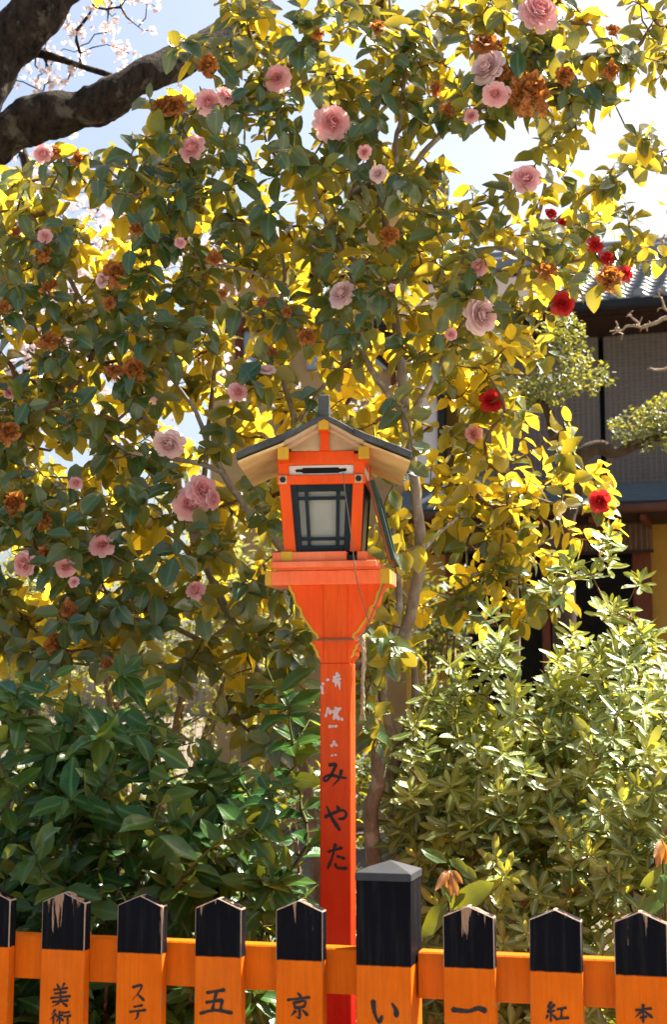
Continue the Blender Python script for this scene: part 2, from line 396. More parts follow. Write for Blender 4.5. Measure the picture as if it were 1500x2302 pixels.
glyph_w = {'bi': .0062, 'jutsu': .0058, 'su': .0062, 'te': .0062, 'go': .0085, 'kyo': .0068, 'ichi': .0125, 'kurenai': .0062, 'hon': .0062, 'i': .0105}
def picket(lx, tz, wd, tilt=0):
    sh = .021; pw = wd/2
    poly = [(-pw, .09), (pw, .09), (pw, tz-sh), (pw*.04, tz), (-pw*.04, tz), (-pw, tz-sh)]
    o = MB().prism(poly, 0, .032).build('picket', [PK, PKW], fence, bevel=.0032, worn=1, loc=(lx, 0, 0)); o.rotation_euler.y = tilt
    return o
for px, gl in centers.items():
    lx, _ = FH(px, 2160); o = picket(lx, ZT+random.uniform(-.002, .002), PW+random.uniform(-.002, .002), random.uniform(-.004, .004))
    for g in gl:
        loc = lambda x, y, lx=lx: (lambda h: (h[0]-lx, h[1]))(FH(x, y))
        brush(MB(), GLYPH[g], loc, -.0012, glyph_w[g]).build('painted_character', M['ink'], o)
xs0, xs1 = FH(138, 2160)[0], FH(1438, 2160)[0]
for i in range(1, 5): picket(xs0-.180*i, ZT, PW); picket(xs1+.182*i, ZT, PW)
# square post with a grey sheet-metal cap
pl0, pl1 = FH(806, 2200)[0], FH(929, 2200)[0]; pc = (pl0+pl1)/2; hw = (pl1-pl0)/2
pzs = FH(867, 1974)[1]
PP = picket_mat('gate_post_lacquer', FH(867, 2168)[1], pzs+.5)
po = MB().box((-hw, -.02, 0), (hw, -.02+2*hw, pzs)).build('gate_post', [PP], fence, bevel=.002, loc=(pc, 0, 0))
zc = FH(867, 1930)[1]-.012
cb = MB(); e = hw+.002; y0, y1 = -.022, -.018+2*hw
cb.add([(-e,y0,pzs-.004),(e,y0,pzs-.004),(e,y1,pzs-.004),(-e,y1,pzs-.004),(-e,y0,pzs+.012),(e,y0,pzs+.012),(e,y1,pzs+.012),(-e,y1,pzs+.012),(0.004,(y0+y1)/2,zc+.006)],
       [(0,3,2,1),(0,1,5,4),(1,2,6,5),(2,3,7,6),(3,0,4,7),(4,5,8),(5,6,8),(6,7,8),(7,4,8)])
cb.build('post_cap', M['metalcap'], po, bevel=.0012)
brush(MB(), GLYPH['i'], lambda x, y: (lambda h: (h[0]-pc, h[1]))(FH(x, y, .02)), -.0212, glyph_w['i']).build('painted_character', M['ink'], po)
# rails: one length each side of the post, behind the pickets
rt = FH(580, 2124, -.034)[1]; rb = FH(580, 2226, -.034)[1]
RM = picket_mat('rail_lacquer', 5.0, 9.0)
for a, b in ((xs0-.85, pc-hw-.003), (pc+hw+.003, xs1+.85)):
    MB().box((a, .0335, rb), (b, .078, rt)).build('rail', [RM, RM], fence, bevel=.003, worn=1)
    MB().box((a, .0335, .22), (b, .078, .31)).build('rail', [RM, RM], fence, bevel=.003, worn=1)

# ------------------------------------------------------------------ street lantern
LY = 3.6; LX = P(760, 1600, LY).x
lan = thing('street_lantern', 'vermilion wooden street lantern with gabled roof on a tall painted post', 'lantern', (LX, LY, 0))
YB, YBOX, YROOF = R(10), R(6), R(1)
def L(px, py, yl=0.0):
    p = P(px, py, LY+yl); return p.x-LX, p.z
def lz(py, yl=0.0): return L(760, py, yl)[1]
def lp(mb, name, mats, parent=lan, yaw=YB, **kw): return mb.build(name, mats, parent, rz=None if parent is not lan else -yaw, **kw)
hwp = .0385
zl0 = lz(1490, -.04)
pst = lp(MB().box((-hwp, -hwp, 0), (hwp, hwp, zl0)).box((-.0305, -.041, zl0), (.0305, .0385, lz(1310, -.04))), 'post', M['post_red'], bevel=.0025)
for g, mname in (('mi', 'ink'), ('ya', 'ink'), ('ta', 'ink'), ('old1', None), ('old2', None), ('old3', None)):
    if mname is None:
        if 'peel' not in M: M['peel'] = plain('peeling_white_paint', (.55, .52, .52), .8, (.50, .30, .24), 60)
    loc = lambda x, y: (lambda q: (q[0]-.002, q[1]))(L(x, y, -.04))
    brush(MB(), GLYPH[g], loc, -hwp-.0012, .0090 if mname else .0085).build('painted_character' if mname else 'peeling_character', M[mname or 'peel'], pst)
# scroll brackets
prof = [(748,1281+30),(652,1311),(652,1316),(655,1326),(662,1336),(665,1352),(668,1360),(678,1368),(681,1382),(688,1394),(697,1406),(706,1420),(716,1428),(718,1436),(714,1441),(703,1444),(702,1448),(709,1452),(711,1460),(716,1466),(717,1474),(722,1480),(728,1490),(748,1490)]
pl = [L(x, y, -.03) for x, y in prof]
for sgn in (1, -1):
    poly = pl if sgn == 1 else [(-x, z) for x, z in pl][::-1]
    br = lp(MB().prism(poly, -.036, .036), 'bracket', M['vermilion'])
    # yellow line along the scrolled edge: a raised strip 7 mm wide
    cx = 0; st = MB(); edge = poly[1:-2] if sgn == 1 else poly[2:-1]
    ins = [(x+.0055*sgn, z+.002) for x, z in edge]
    vs = [(x-.0008*sgn, -.0375, z) for x, z in edge]+[(x, -.0375, z) for x, z in ins]; n = len(edge)
    vs += [(x-.0008*sgn, .037, z-.0005) for x, z in edge]
    fs = [(i, i+1, n+i+1, n+i) for i in range(n-1)]
    if sgn == 1: fs += [(i, 2*n+i, 2*n+i+1, i+1) for i in range(n-1)]
    st.add(vs, fs).build('yellow_edge', M['yellow'], br)
# cross beam with yellow ends
bz0, bz1 = lz(1313, -.055), lz(1281, -.055); bx0, bx1 = L(602, 1297, -.055)[0], L(886, 1297, -.055)[0]
bm_ = lp(MB().box((bx0, -.055, bz0), (bx1, .075, bz1)), 'cross_beam', M['salmon'], bevel=.002)
for a, b in ((bx0-.0012, bx0+.014), (bx1-.024, bx1+.0004)):
    MB().box((a, -.0565, bz0-.0006), (b, .02 if a < 0 else -.03, bz1+.0006)).build('yellow_end', M['yellow'], bm_)
lp(MB().box((-.018, -.0562, bz0+.004), (.018, .12, bz1-.001)), 'cross_arm', M['salmon'], bevel=.002)
# platform board and sill
pz0, pz1 = bz1+.0005, lz(1260, -.13); px0, px1 = L(626, 1270, -.13)[0], L(868, 1270, -.13)[0]
lp(MB().box((px0, -.13, pz0), (px1, .13, pz1)), 'platform', M['salmon'], bevel=.002)
sz1 = lz(1239, -.115); sx0, sx1 = L(627, 1250, -.115)[0], L(797, 1250, -.115)[0]
sill = MB().box((sx0, -.115, pz1+.0005), (sx1, -.085, sz1)).box((sx0, .085, pz1+.0005), (sx1+.05, .115, sz1)).box((sx0, -.085, pz1+.0005), (sx0+.03, .085, sz1))
so = lp(sill, 'sill', M['salmon'], bevel=.0015)
ex = L(648, 1250, -.115)[0]; MB().box((ex, -.1165, pz1+.002), (ex+.0285, -.08, sz1+.0008)).build('yellow_end', M['yellow'], so)
bx = L(822, 1250, -.115)[0]; lp(MB().box((bx, -.115, pz1+.0005), (bx+.024, .10, sz1-.001)), 'corner_block', M['salmon'], bevel=.0015)
lp(MB().box((sx1+.001, -.10, pz1+.001), (bx-.001, -.02, sz1-.008)), 'latch_block', M['iron'])
# box frame: four raked corner posts
yb_, yt_ = .098, .112
zt, zb_ = lz(1020, -.11), sz1+.0005
def raked(x0t, x1t, x0b, x1b, front):
    s_ = -1 if front else 1
    f0t, f1t, f0b, f1b = s_*yt_, s_*(yt_-.028), s_*yb_, s_*(yb_-.028)
    a, b = (f0b, f1b) if front else (f1b, f0b); c, d = (f0t, f1t) if front else (f1t, f0t)
    return MB().hexa([(x0b,a,zb_),(x1b,a,zb_),(x1b,b,zb_),(x0b,b,zb_)], [(x0t,c,zt),(x1t,c,zt),(x1t,d,zt),(x0t,d,zt)])
xl = [L(632, 1040, -.112)[0], L(656, 1040, -.112)[0], L(647, 1238, -.1)[0], L(674, 1238, -.1)[0]]
xr = [L(807, 1040, -.112)[0], L(831, 1040, -.112)[0], L(796, 1238, -.1)[0], L(820, 1238, -.1)[0]]
for f in (True, False):
    lp(raked(*xl, f), 'corner_post', M['vermilion'], yaw=YBOX, bevel=.0018); lp(raked(*xr, f), 'corner_post', M['vermilion'], yaw=YBOX, bevel=.0018)
def yfront(z): return -(yb_+(yt_-yb_)*(z-zb_)/(zt-zb_))
def rail_(name, y0, y1, x0, x1, pr, mat, depth=.02):
    za, zb2 = lz(y1, -.112), lz(y0, -.112); o = None
    for side in (1, -1):
        yf = yfront((za+zb2)/2)-pr
        a, b = (yf, yf+depth) if side == 1 else (-yf-depth, -yf)
        o2 = lp(MB().box((L(x0, y0, -.112)[0], a, za), (L(x1, y0, -.112)[0], b, zb2)), name, mat, yaw=YBOX, bevel=.0015)
        o = o or o2
    return o
rail_('lintel', 1013, 1043, 655, 808, .001, M['vermilion'])
wp = rail_('white_panel', 1043.3, 1066.4, 657, 807, -.006, M['white_paint'], .006)
sl = [(675,1053),(688,1053),(691,1050),(771,1050),(774,1053),(787,1052),(790,1055),(787,1059),(774,1060),(771,1062),(691,1062),(688,1059),(676,1059),(673,1056)]
pts = [L(x, y, -.112) for x, y in sl][::-1]
zz = lz(1055, -.112); MB().prism(pts, yfront(zz)+.0035, yfront(zz)+.0058).build('vent_slot', M['black'], wp)
rl = rail_('rail', 1066.7, 1087, 632, 832.5, .006, M['vermilion'], .03)
for x in (645.6, 817.8):
    c = L(x, 1076, -.12); yf = yfront(c[1])-.006
    MB().box((c[0]-.010, yf-.0012, c[1]-.0105), (c[0]+.010, yf, c[1]+.0105)).build('bolt_plate', M['cream'], rl)
    MB().prism([(c[0]+.0078*math.cos(a*math.pi/3), c[1]+.0078*math.sin(a*math.pi/3)) for a in range(6)], yf-.006, yf-.001).build('bolt', M['iron'], rl)
# side rails
for sx_, x in ((-1, L(640, 1076, -.1)[0]), (1, L(823, 1076, -.1)[0])):
    z0_, z1_ = lz(1087, -.1), lz(1066, -.1)
    lp(MB().box((x-.008, -.083, z0_), (x+.008, .083, z1_)), 'side_rail', M['vermilion'], yaw=YBOX, bevel=.0015)
    lp(MB().box((x-.004, -.083, z1_+.001), (x+.004, .083, zt)), 'side_panel', M['white_paint'], yaw=YBOX)
# lattice window: dark frame, two bars each way, frosted pane behind
def window(front=True):
    zt_, zb2 = lz(1088, -.1), sz1+.001
    TL, TR = L(660, 1088, -.1)[0], L(804, 1088, -.1)[0]; BL, BR = L(673, 1238, -.095)[0], L(796, 1238, -.095)[0]
    def X(u, z):
        t = (z-zb2)/(zt_-zb2); a = BL+(TL-BL)*t; b = BR+(TR-BR)*t; return a+(b-a)*u
    def strip(u0, u1, z0, z1, pr, th):
        s_ = 1 if front else -1
        ya, yb2 = [yfront(z)*s_ + s_*(.006-pr) for z in (z0, z1)]
        lo = [(X(u0, z0), ya, z0), (X(u1, z0), ya, z0), (X(u1, z0), ya+s_*th, z0), (X(u0, z0), ya+s_*th, z0)]
        hi = [(X(u0, z1), yb2, z1), (X(u1, z1), yb2, z1), (X(u1, z1), yb2+s_*th, z1), (X(u0, z1), yb2+s_*th, z1)]
        if not front: lo = [lo[3], lo[2], lo[1], lo[0]]; hi = [hi[3], hi[2], hi[1], hi[0]]
        return MB().hexa(lo, hi)
    H_ = zt_-zb2
    fr = lp(strip(0, .115, zb2, zt_, 0, .014), 'window_frame', M['frame'], yaw=YBOX, bevel=.001)
    for a in ((.885, 1, zb2, zt_), (.1151, .8849, zb2, zb2+.095*H_), (.1151, .8849, zt_-.10*H_, zt_)):
        strip(a[0], a[1], a[2], a[3], .0004, .014).build('frame_bar', M['frame'], fr, bevel=.001)
    for u in (.225, .735): strip(u, u+.055, zb2+.0955*H_, zt_-.1005*H_, -.003, .008).build('lattice_bar', M['frame'], fr)
    for v in (.175, .775): strip(.1155, .8845, zb2+v*H_, zb2+(v+.045)*H_, -.0045, .008).build('lattice_bar', M['frame'], fr)
    strip(.10, .90, zb2+.09*H_, zt_-.09*H_, -.0135, .003).build('pane', M['pane'], fr)
window(True); window(False)
# fixed pane on the left side, fallen-open shutter on the right side
xs = L(653, 1150, -.1)[0]
lp(MB().box((xs-.004, -.07, sz1+.004), (xs, .07, lz(1090, -.1))), 'side_pane', M['pane'], yaw=YBOX)
sh = link('side_shutter', None, lan, (L(835, 1082, -.05)[0]+.004, 0, lz(1082, -.05)))
sh.empty_display_size = .05
bpy.data.objects.remove(sh)
zh = lz(1090, -.05); xh = L(834, 1082, -.05)[0]
tilt = Matrix.Translation((xh, 0, zh)) @ Matrix.Rotation(-R(14.5), 4, 'Y')
Hs = .205; s_ = MB()
for (y0, y1, z0, z1) in ((-.10, -.078, -Hs, 0), (.078, .10, -Hs, 0), (-.0775, .0775, -.024, 0), (-.0775, .0775, -Hs, -Hs+.024)):
    s_.box((.009, y0, z0), (.018, y1, z1), 0, tilt); s_.box((.0, y0, z0), (.0088, y1, z1), 1, tilt)
sho = lp(s_, 'side_shutter', [M['green_old'], M['brown_edge']], yaw=YBOX, bevel=.001)
MB().box((.006, -.08, -Hs+.02), (.008, .08, -.02), 0, tilt).build('pane', M['pane'], sho)
b2 = MB()
for yy in (-.035, .03): b2.box((.0082, yy, -Hs+.024), (.0125, yy+.008, -.024), 0, tilt)
b2.build('lattice_bar', M['green_old'], sho)
xs = L(806, 1170, -.1)[0]; t2 = Matrix.Translation((xs+.022, 0, lz(1092, -.1))) @ Matrix.Rotation(R(4), 4, 'Y')
lp(MB().box((-.002, -.07, -.165), (.002, .07, -.02), 0, t2), 'side_pane', M['pane'], yaw=YBOX)
f3 = MB()
for (y0, y1, z0, z1) in ((-.084, -.07, -.178, 0), (.07, .084, -.178, 0), (-.07, .07, -.178, -.165), (-.07, .07, -.02, 0)): f3.box((-.006, y0, z0), (.006, y1, z1), 0, t2)
lp(f3, 'side_frame', M['frame'], yaw=YBOX, bevel=.001)
# gable: cream boards, king post, purlin ends, roof slopes
gz = yfront(zt)-.001
gp = [L(x, y, -.113) for x, y in ((656,1012.5),(656,990),(668,976),(731,944),(797,976),(808,990),(808,1012.5))][::-1]
gp = gp[::-1]
for s_, nm in ((1, 'gable_board'), (-1, 'gable_board')):
    y0, y1 = (gz+.004, gz+.010) if s_ == 1 else (-gz-.010, -gz-.004)
    lp(MB().prism(gp[::-1][::-1], y0, y1), nm, M['cream'], yaw=YROOF)
kp = [L(x, y, -.116) for x, y in ((721,1012.5),(744,1012.5),(741.5,998),(741.5,985),(743,974),(720,974),(722.5,985),(722.5,998))]
lp(MB().prism(kp, gz-.008, gz+.0035), 'king_post', M['vermilion'], yaw=YROOF)
YF, YK = -.19, .185
def purlin(x0, x1, y0, y1, yf, nm):
    a = L(x0, y1, yf); b = L(x1, y0, yf)
    o = lp(MB().box((a[0], yf+.012, a[1]), (b[0], -yf-.02, b[1])), nm, M['vermilion'], yaw=YROOF, bevel=.001)
    MB().box((a[0]-.0006, yf, a[1]-.0006), (b[0]+.0006, yf+.0119, b[1]+.0006)).build('yellow_end', M['yellow'], o, bevel=.001)
purlin(719, 742, 937, 964, -.184, 'ridge_beam'); purlin(627, 651, 1004, 1031, -.172, 'purlin'); purlin(809, 833, 1003, 1030, -.172, 'purlin')
topl = [(731.5,929),(707,941),(683,954),(664,965),(640,976),(612,987),(586,997),(560,1007),(534,1018)]
tl = [L(x, y, YF) for x, y in topl]; xc = tl[0][0]
roof = lp(MB().box((tl[0][0]-.0135, YF-.006, tl[0][1]-.004), (tl[0][0]+.0135, YK+.004, L(731, 888, YF)[1])), 'roof', M['slate'], yaw=YROOF, bevel=.002)
def taper(poly): return [(xc+(x-xc)*.945, z) for x, z in poly]
for sgn in (1, -1):
    def mir(q): return [(xc+(x-xc)*sgn, z) for x, z in q]
    def shell(q, t0, t1, y0, y1):
        a = [(x, z-t0) for x, z in q]; b = [(x, z-t1) for x, z in q]
        poly = mir(a+b[::-1]); poly = poly if sgn == 1 else poly[::-1]
        return MB().prism(poly[::-1] if False else poly, y0, y1, scale_back=taper)
    shell(tl[:5], 0, .013, YF, YK).build('roof_slope', M['slate'], roof, bevel=.001)
    shell([(x, z+.0015) for x, z in tl[3:]], -.001, .0155, YF-.006, YK+.004).build('eave_slope', M['slate'], roof, bevel=.001)
    q = [(xc+(x-xc)*.985, z) for x, z in tl]
    shell(q[:5], .0135, .022, YF+.012, YK-.01).build('soffit_board', M['cream'], roof)
    shell(q[4:], .0175, .024, YF+.008, YK-.006).build('soffit_board', M['eave'], roof)
    shell(q[:5], .0225, .029, YF+.045, YF+.055).build('barge_board', M['cream'], roof)

# wire, cord and rope tied to the lantern
def hang(name, pts, r, mat, label, cat, n=10, sides=6):
    c = catmull([P(*p) for p in pts], n); o = MB().tube(c, r, sides).build(name, mat, None, smooth=True); return tag(o, label, cat)
hang('wire', [(772,1062,3.462),(776,1105,3.455),(784,1160,3.455),(793,1230,3.452),(800,1290,3.445),(812,1340,3.515),(824,1380,3.535),(829,1398,3.545)], .0016, M['wire'],
     'thin brown wire hanging from the slot down the lantern front', 'wire')
hang('cord', [(863,1311,3.53),(850,1350,3.53),(832,1392,3.535),(817,1424,3.545),(808,1434,3.55)], .0017, M['wire'],
     'thin cord slanting from the cross beam to the rope knot', 'cord')
rope = thing('rope', 'frayed hemp rope tied round the lantern post, its tail hanging', 'rope', P(812, 1600, 3.57))
rm = lambda pts: [p-rope.location for p in catmull([P(*q) for q in pts], 8)]
zr = lz(1437, -.04)
loop = []
for i in range(29):
    a = 2*math.pi*i/28; c, s_ = math.cos(a), math.sin(a); k = max(abs(c), abs(s_)); x, y = .045*c/k*1.02, .047*s_/k
    ca, sa = math.cos(-YB), math.sin(-YB); loop.append(Vector((LX+x*ca-y*sa, LY+x*sa+y*ca, zr+.002*math.sin(a)))-rope.location)
MB().tube(loop, .0024, 6, cap=False).build('loop', M['wire'], rope, smooth=True)
MB().tube(rm([(806,1430,3.555),(816,1436,3.545),(810,1442,3.55),(818,1430,3.56),(812,1434,3.54)]), .005, 7).build('knot', M['rope'], rope, smooth=True)
for dx, rr, yy in ((0, .0042, 0), (4, .0036, .006)):
    tl_ = rm([(813+dx,1438,3.55+yy),(817+dx,1480,3.56+yy),(815+dx*.5,1530,3.56+yy),(817-dx*.6,1570,3.56+yy),(814+dx,1600,3.56+yy)])
    MB().tube(tl_, [rr*(1+.25*math.sin(i*1.7)) for i in range(len(tl_))], 7).build('tail', M['rope'], rope, smooth=True)
for dx in (-6, -2, 3, 7):
    MB().tube(rm([(815,1592,3.56),(815+dx*.6,1606,3.56),(815+dx,1620,3.56)]), [.0013]*17, 4).build('frayed_strand', M['rope'], rope)

# ------------------------------------------------------------------ house on the right
HYAW = R(17); HO = P(1250, 1600, 14.0); HO = Vector((HO.x, HO.y, 0))
house = thing('timber_house', 'two storey timber house with grey tiled roof and bamboo blinds', 'house', (HO.x, HO.y, 0), rz=-HYAW)
def H(px, py, off=0): return plane_hit(px, py, HO, HYAW, off)
M['ochre'] = plain('ochre_plaster', (.50, .29, .055), .9, (.40, .22, .04), 5, bump=.2)
M['ochre_pale'] = plain('pale_ochre_plaster', (.52, .36, .17), .9, (.44, .29, .12), 5)
M['timber'] = plain('red_brown_timber', (.16, .042, .016), .6, (.09, .025, .012), 8, stretch=(4, 4, .6))
M['timber_dark'] = plain('dark_timber', (.045, .022, .014), .7, (.025, .014, .01), 8, stretch=(1, 4, 4))
M['dark_glass'] = plain('dark_window_glass', (.004, .004, .004), .25, (.012, .010, .006), 9, bump=.02, spec=.06)
M['tile'] = plain('grey_roof_tile', (.25, .255, .265), .42, (.17, .175, .185), 9, bump=.15, spec=.5)
M['gutter'] = plain('dark_gutter', (.018, .020, .024), .45)
M['copper'] = plain('brown_gutter', (.10, .040, .022), .45, (.06, .025, .016), 5)
M['sheet'] = plain('blue_grey_roof_sheet', (.14, .18, .19), .5, (.10, .135, .15), 5, metal=.2, stretch=(1, 6, 6))
M['blind'] = plain('bamboo_blind', (.20, .18, .175), .5, (.12, .11, .11), 14, stretch=(.6, 5, 12))
M['blind_low'] = plain('brown_bamboo_blind', (.15, .085, .05), .7, (.09, .05, .03), 14, stretch=(.6, 5, 12))
M['string'] = plain('blind_string', (.30, .25, .20), .8)
M['wall_white'] = plain('white_plaster', (.66, .66, .66), .85, (.58, .58, .57), 4)
xL = H(905, 1300)[0]; xR = H(1900, 1300)[0]
zp = H(1300, 1092)[1]; zeave = H(1300, 1140, .8)[1]; zup = H(1300, 700, .1)[1]
MB().box((xL, .14, 0), (xR, 5.0, zup+.25)).build('wall', M['ochre'], house)
def hb(name, px0, px1, py0, py1, o0, o1, mat, parent=house, **kw):
    a = H(px0, py1, o1); b = H(px1, py0, o1)
    return MB().box((a[0], -o1, a[1]), (b[0], -o0, b[1])).build(name, mat, parent, **kw)
# ground floor: dark windows, posts, blinds
zlow = H(1300, 1240, .02)[1]
for a, b in ((1040, 1218), (1236, 1424)):
    w_ = MB().box((H(a,1300)[0], .02, .35), (H(b,1300)[0], .10, zlow+.25)).build('window', M['dark_glass'], house)
for a, b in ((1003, 1040), (1218, 1236), (1424, 1464)):
    MB().box((H(a,1300)[0], -.03, 0), (H(b,1300)[0], .13, zeave-.1)).build('post', M['timber'], house, bevel=.008)
MB().box((H(1041,1300)[0], -.02, .25), (H(1423,1300)[0], .13, .345)).build('sill', M['timber'], house)
MB().box((xL, -.02, zlow+.26), (xR, .13, zlow+.38)).build('lintel', M['timber_dark'], house)
def blind(px0, px1, py0, py1, off, mat, pitch, wav, nm='bamboo_blind'):
    (x0, z1), (x1, z0) = H(px0, py0, off), H(px1, py1, off); z0, z1 = H((px0+px1)/2, py1, off)[1], H((px0+px1)/2, py0, off)[1]
    mb = MB(); z = z0; i = 0; nx = 12
    while z < z1:
        vs = []; h = pitch*.78
        for j in range(nx+1):
            x = x0+(x1-x0)*j/nx; dy = wav*(math.sin(x*9+i*.13)*.5+math.sin(x*3.1-i*.05+px0))+.003*math.sin(i*2.1)
            vs += [(x, -off+dy, z), (x, -off+dy-.002, z+h)]
        mb.add(vs, [(2*j, 2*j+2, 2*j+3, 2*j+1) for j in range(nx)]); z += pitch; i += 1
    o = link(nm, None, house); bpy.data.objects.remove(o)
    o = mb.build(nm, mat, house, smooth=False)
    sm = MB(); k = max(3, int((x1-x0)/.052))
    for j in range(1, k):
        x = x0+(x1-x0)*j/k; sm.box((x-.002, -off-.016, z0), (x+.002, -off-.012, z1))
    tag(sm.build('string', M['string'], o), kind='stuff')
    MB().box((x0-.004, -off-.012, z0-.03), (x1+.004, -off+.012, z0)).build('bottom_bar', M['timber_dark'], o)
    return o
for a, b in ((967, 1110), (1113, 1290), (1293, 1470)): blind(a, b, 1160, 1238, .16, M['blind_low'], .011, .004)
# pent roof in lapped sheets, brown gutter
n = 9; za = zp+.03; off1 = .82
for i in range(n):
    t0, t1 = i/n, (i+1)/n; o0, o1 = .0+off1*t0, off1*t1+.012; z0_, z1_ = za+(zeave-za)*t0, za+(zeave-za)*t1
    MB().add([(xL+.02, -o0, z0_), (xR, -o0, z0_), (xR, -o1, z1_+.006), (xL+.02, -o1, z1_+.006), (xL+.02, -o0, z0_-.02), (xR, -o0, z0_-.02), (xR, -o1, z1_-.012), (xL+.02, -o1, z1_-.012)],
             [(0,3,2,1),(4,5,6,7),(3,7,6,2),(0,4,7,3),(1,2,6,5),(0,1,5,4)]).build('roof_sheet', M['sheet'], house)
MB().box((xL, -off1+.01, zeave-.085), (xR, -.0, zeave-.04)).build('eave_board', M['timber_dark'], house)
MB().tube([(xL-.02, -off1-.05, zeave-.035), (xR, -off1-.05, zeave-.035)], .045, 12).build('gutter', M['copper'], house, smooth=True)
MB().box((xL-.02, -off1-.035, zeave+.013), (xR, -off1+.02, zeave+.028)).build('roof_edge', M['gutter'], house)
for i in range(9):
    x = xL+.1+(xR-xL)*i/9; MB().box((x, -off1+.05, zeave-.14), (x+.05, -.02, zeave-.087)).build('rafter', M['timber'], house)
# upper storey
hb('lintel', 1040, 1900, 690, 708, .02, .16, M['timber'])
MB().box((H(1040,800)[0], .02, zp+.05), (xR, .12, H(1300,708)[1])).build('window', M['dark_glass'], house)
blind(1046, 1354, 709, 1094, .13, M['blind'], .0125, .010); blind(1355.5, 1662, 709, 1094, .13, M['blind'], .0125, .010)
blind(1663.5, 1890, 709, 1094, .13, M['blind'], .0125, .010)
hb('post', 1030, 1045, 700, 1090, .0, .11, M['timber']); hb('post', 985, 997, 700, 1090, .0, .10, M['gutter'])
hb('wall_panel', 906, 984, 700, 1090, -.12, .06, M['wall_white'])
c = catmull([Vector((H(1003,1080,.15)[0], -.15, H(1003,1080,.15)[1])), Vector((H(994,1100,.2)[0], -.2, H(994,1100,.2)[1])), Vector((H(940,1133,.75)[0], -.75, H(940,1133,.78)[1]))], 8)
MB().tube(c, .022, 8).build('pipe', M['wall_white'], house, smooth=True)
# tiled roof
oe = .95; ze = H(1350, 672, oe)[1]; run, rise = 2.35, 1.12
ridge_y = -oe+run; slope = rise/run
MB().add([(xL-.3,-oe+.02,ze-.05),(xR,-oe+.02,ze-.05),(xR,ridge_y,ze+rise-.05),(xL-.3,ridge_y,ze+rise-.05),(xL-.3,ridge_y+run,ze-.05),(xR,ridge_y+run,ze-.05),
          (xL-.3,-oe+.02,ze-.13),(xR,-oe+.02,ze-.13),(xR,ridge_y+run,ze-.13),(xL-.3,ridge_y+run,ze-.13)],
         [(0,1,2,3),(3,2,5,4),(0,6,7,1),(6,9,8,7),(9,4,5,8),(0,3,4,9,6),(1,7,8,5,2)]).build('roof', M['timber_dark'], house)
rf = [o for o in house.children if o.name.startswith('roof') and not o.name.startswith('roof_')][-1]
MB().box((xL-.32, -oe-.09, ze-.125), (xR, -oe+.0, ze-.02)).build('gutter', M['gutter'], house, bevel=.02)
MB().box((xL-.3, -oe+.12, ze-.150), (xR, .0, ze-.135)).build('soffit', M['timber_dark'], house)
tw, rows = .213, 13; rl_ = math.hypot(run, rise)/rows; ang = math.atan2(rise, run)
prof_t = [(u/10, .030*math.cos(2*math.pi*u/10)*(1 if math.cos(2*math.pi*u/10) > 0 else .75)+.0) for u in range(11)]
tv, tf = [], []
for (u, h) in prof_t:
    tv += [(u*tw, 0, h+.024), (u*tw, rl_*1.12, h), (u*tw, 0, h+.004)]
for i in range(10):
    a = 3*i; tf += [(a, a+3, a+4, a+1), (a+2, a+5, a+3, a)]
tme = bpy.data.meshes.new('tile'); tme.from_pydata(tv, [], tf); tme.materials.append(M['tile']); tme.polygons.foreach_set('use_smooth', [True]*len(tf))
ncol = 0; x = H(1180, 650, oe)[0]; xe = H(1620, 650, oe)[0]
while x < xe:
    for r_ in range(rows):
        o = link('tile', tme, rf, (x, -oe-.03+r_*rl_*math.cos(ang), ze-.02+r_*rl_*math.sin(ang))); o.rotation_euler = (ang+random.uniform(-.012, .012), random.uniform(-.01, .01), 0)
    mb = MB(); yc = -oe-.035
    mb.prism([(x+.045*math.cos(a*math.pi/6), ze+.012+.045*math.sin(a*math.pi/6)) for a in range(12)], yc-.02, yc).build('round_end_tile', M['tile'], rf)
    x += tw
MB().box((xL-.3, ridge_y-.11, ze+rise-.04), (xR, ridge_y+.11, ze+rise+.13)).build('ridge', M['tile'], rf, bevel=.03)
MB().tube([(xL-.3, ridge_y, ze+rise+.15), (xR, ridge_y, ze+rise+.15)], .07, 10).build('ridge_cap', M['tile'], rf, smooth=True)

# low bamboo rail in front of the house
bf = thing('bamboo_rail', 'low bamboo rail on thin stakes before the house', 'bamboo fence', (0, 0, 0))
M['bamboo'] = plain('yellow_bamboo', (.30, .20, .075), .6, (.20, .13, .05), 20)
pz = P(1000, 1437, 9.5)
MB().tube([P(930,1440,9.7), P(1060,1436,9.4)], .011, 8).build('pole', M['bamboo'], bf, smooth=True)
for x, t in ((955, 1432), (1022, 1428)):
    p = P(x, t, 9.48); MB().tube([(p.x, p.y, 0), p], .010, 8).build('stake', M['bamboo'], bf, smooth=True)

# ------------------------------------------------------------------ house far behind the camellia
h2 = thing('plaster_house', 'ochre plaster house with brown beams and gabled roof behind the camellia', 'house', P(720, 1600, 19.0) * Vector((1, 1, 0)) if False else (P(720,1600,19).x, 19.0, 0))
def G(px, py, off=0): p = P(px, py, 19.0-off); return p.x-h2.location.x, p.z
def gb(name, x0, x1, y0, y1, o0, o1, mat, parent=h2):
    a = G(x0, y1, o1); b = G(x1, y0, o1); return MB().box((a[0], -o1, a[1]), (b[0], -o0, b[1])).build(name, mat, parent)
a, b = G(478, 600), G(1010, 600)
z_e = G(600, 575)[1]
MB().box((a[0], .02, 0), (b[0], 5, z_e)).build('wall', M['ochre_pale'], h2)
gz_ = G(890, 400)[1]; g0, g1, gp_ = G(800, 500)[0], G(985, 500)[0], G(890, 500)[0]
MB().prism([(g0, z_e), (g1, z_e), (g1, G(985,455)[1]), (gp_, gz_), (g0, G(800,455)[1])], -.02, 4).build('gable_wall', M['ochre_pale'], h2)
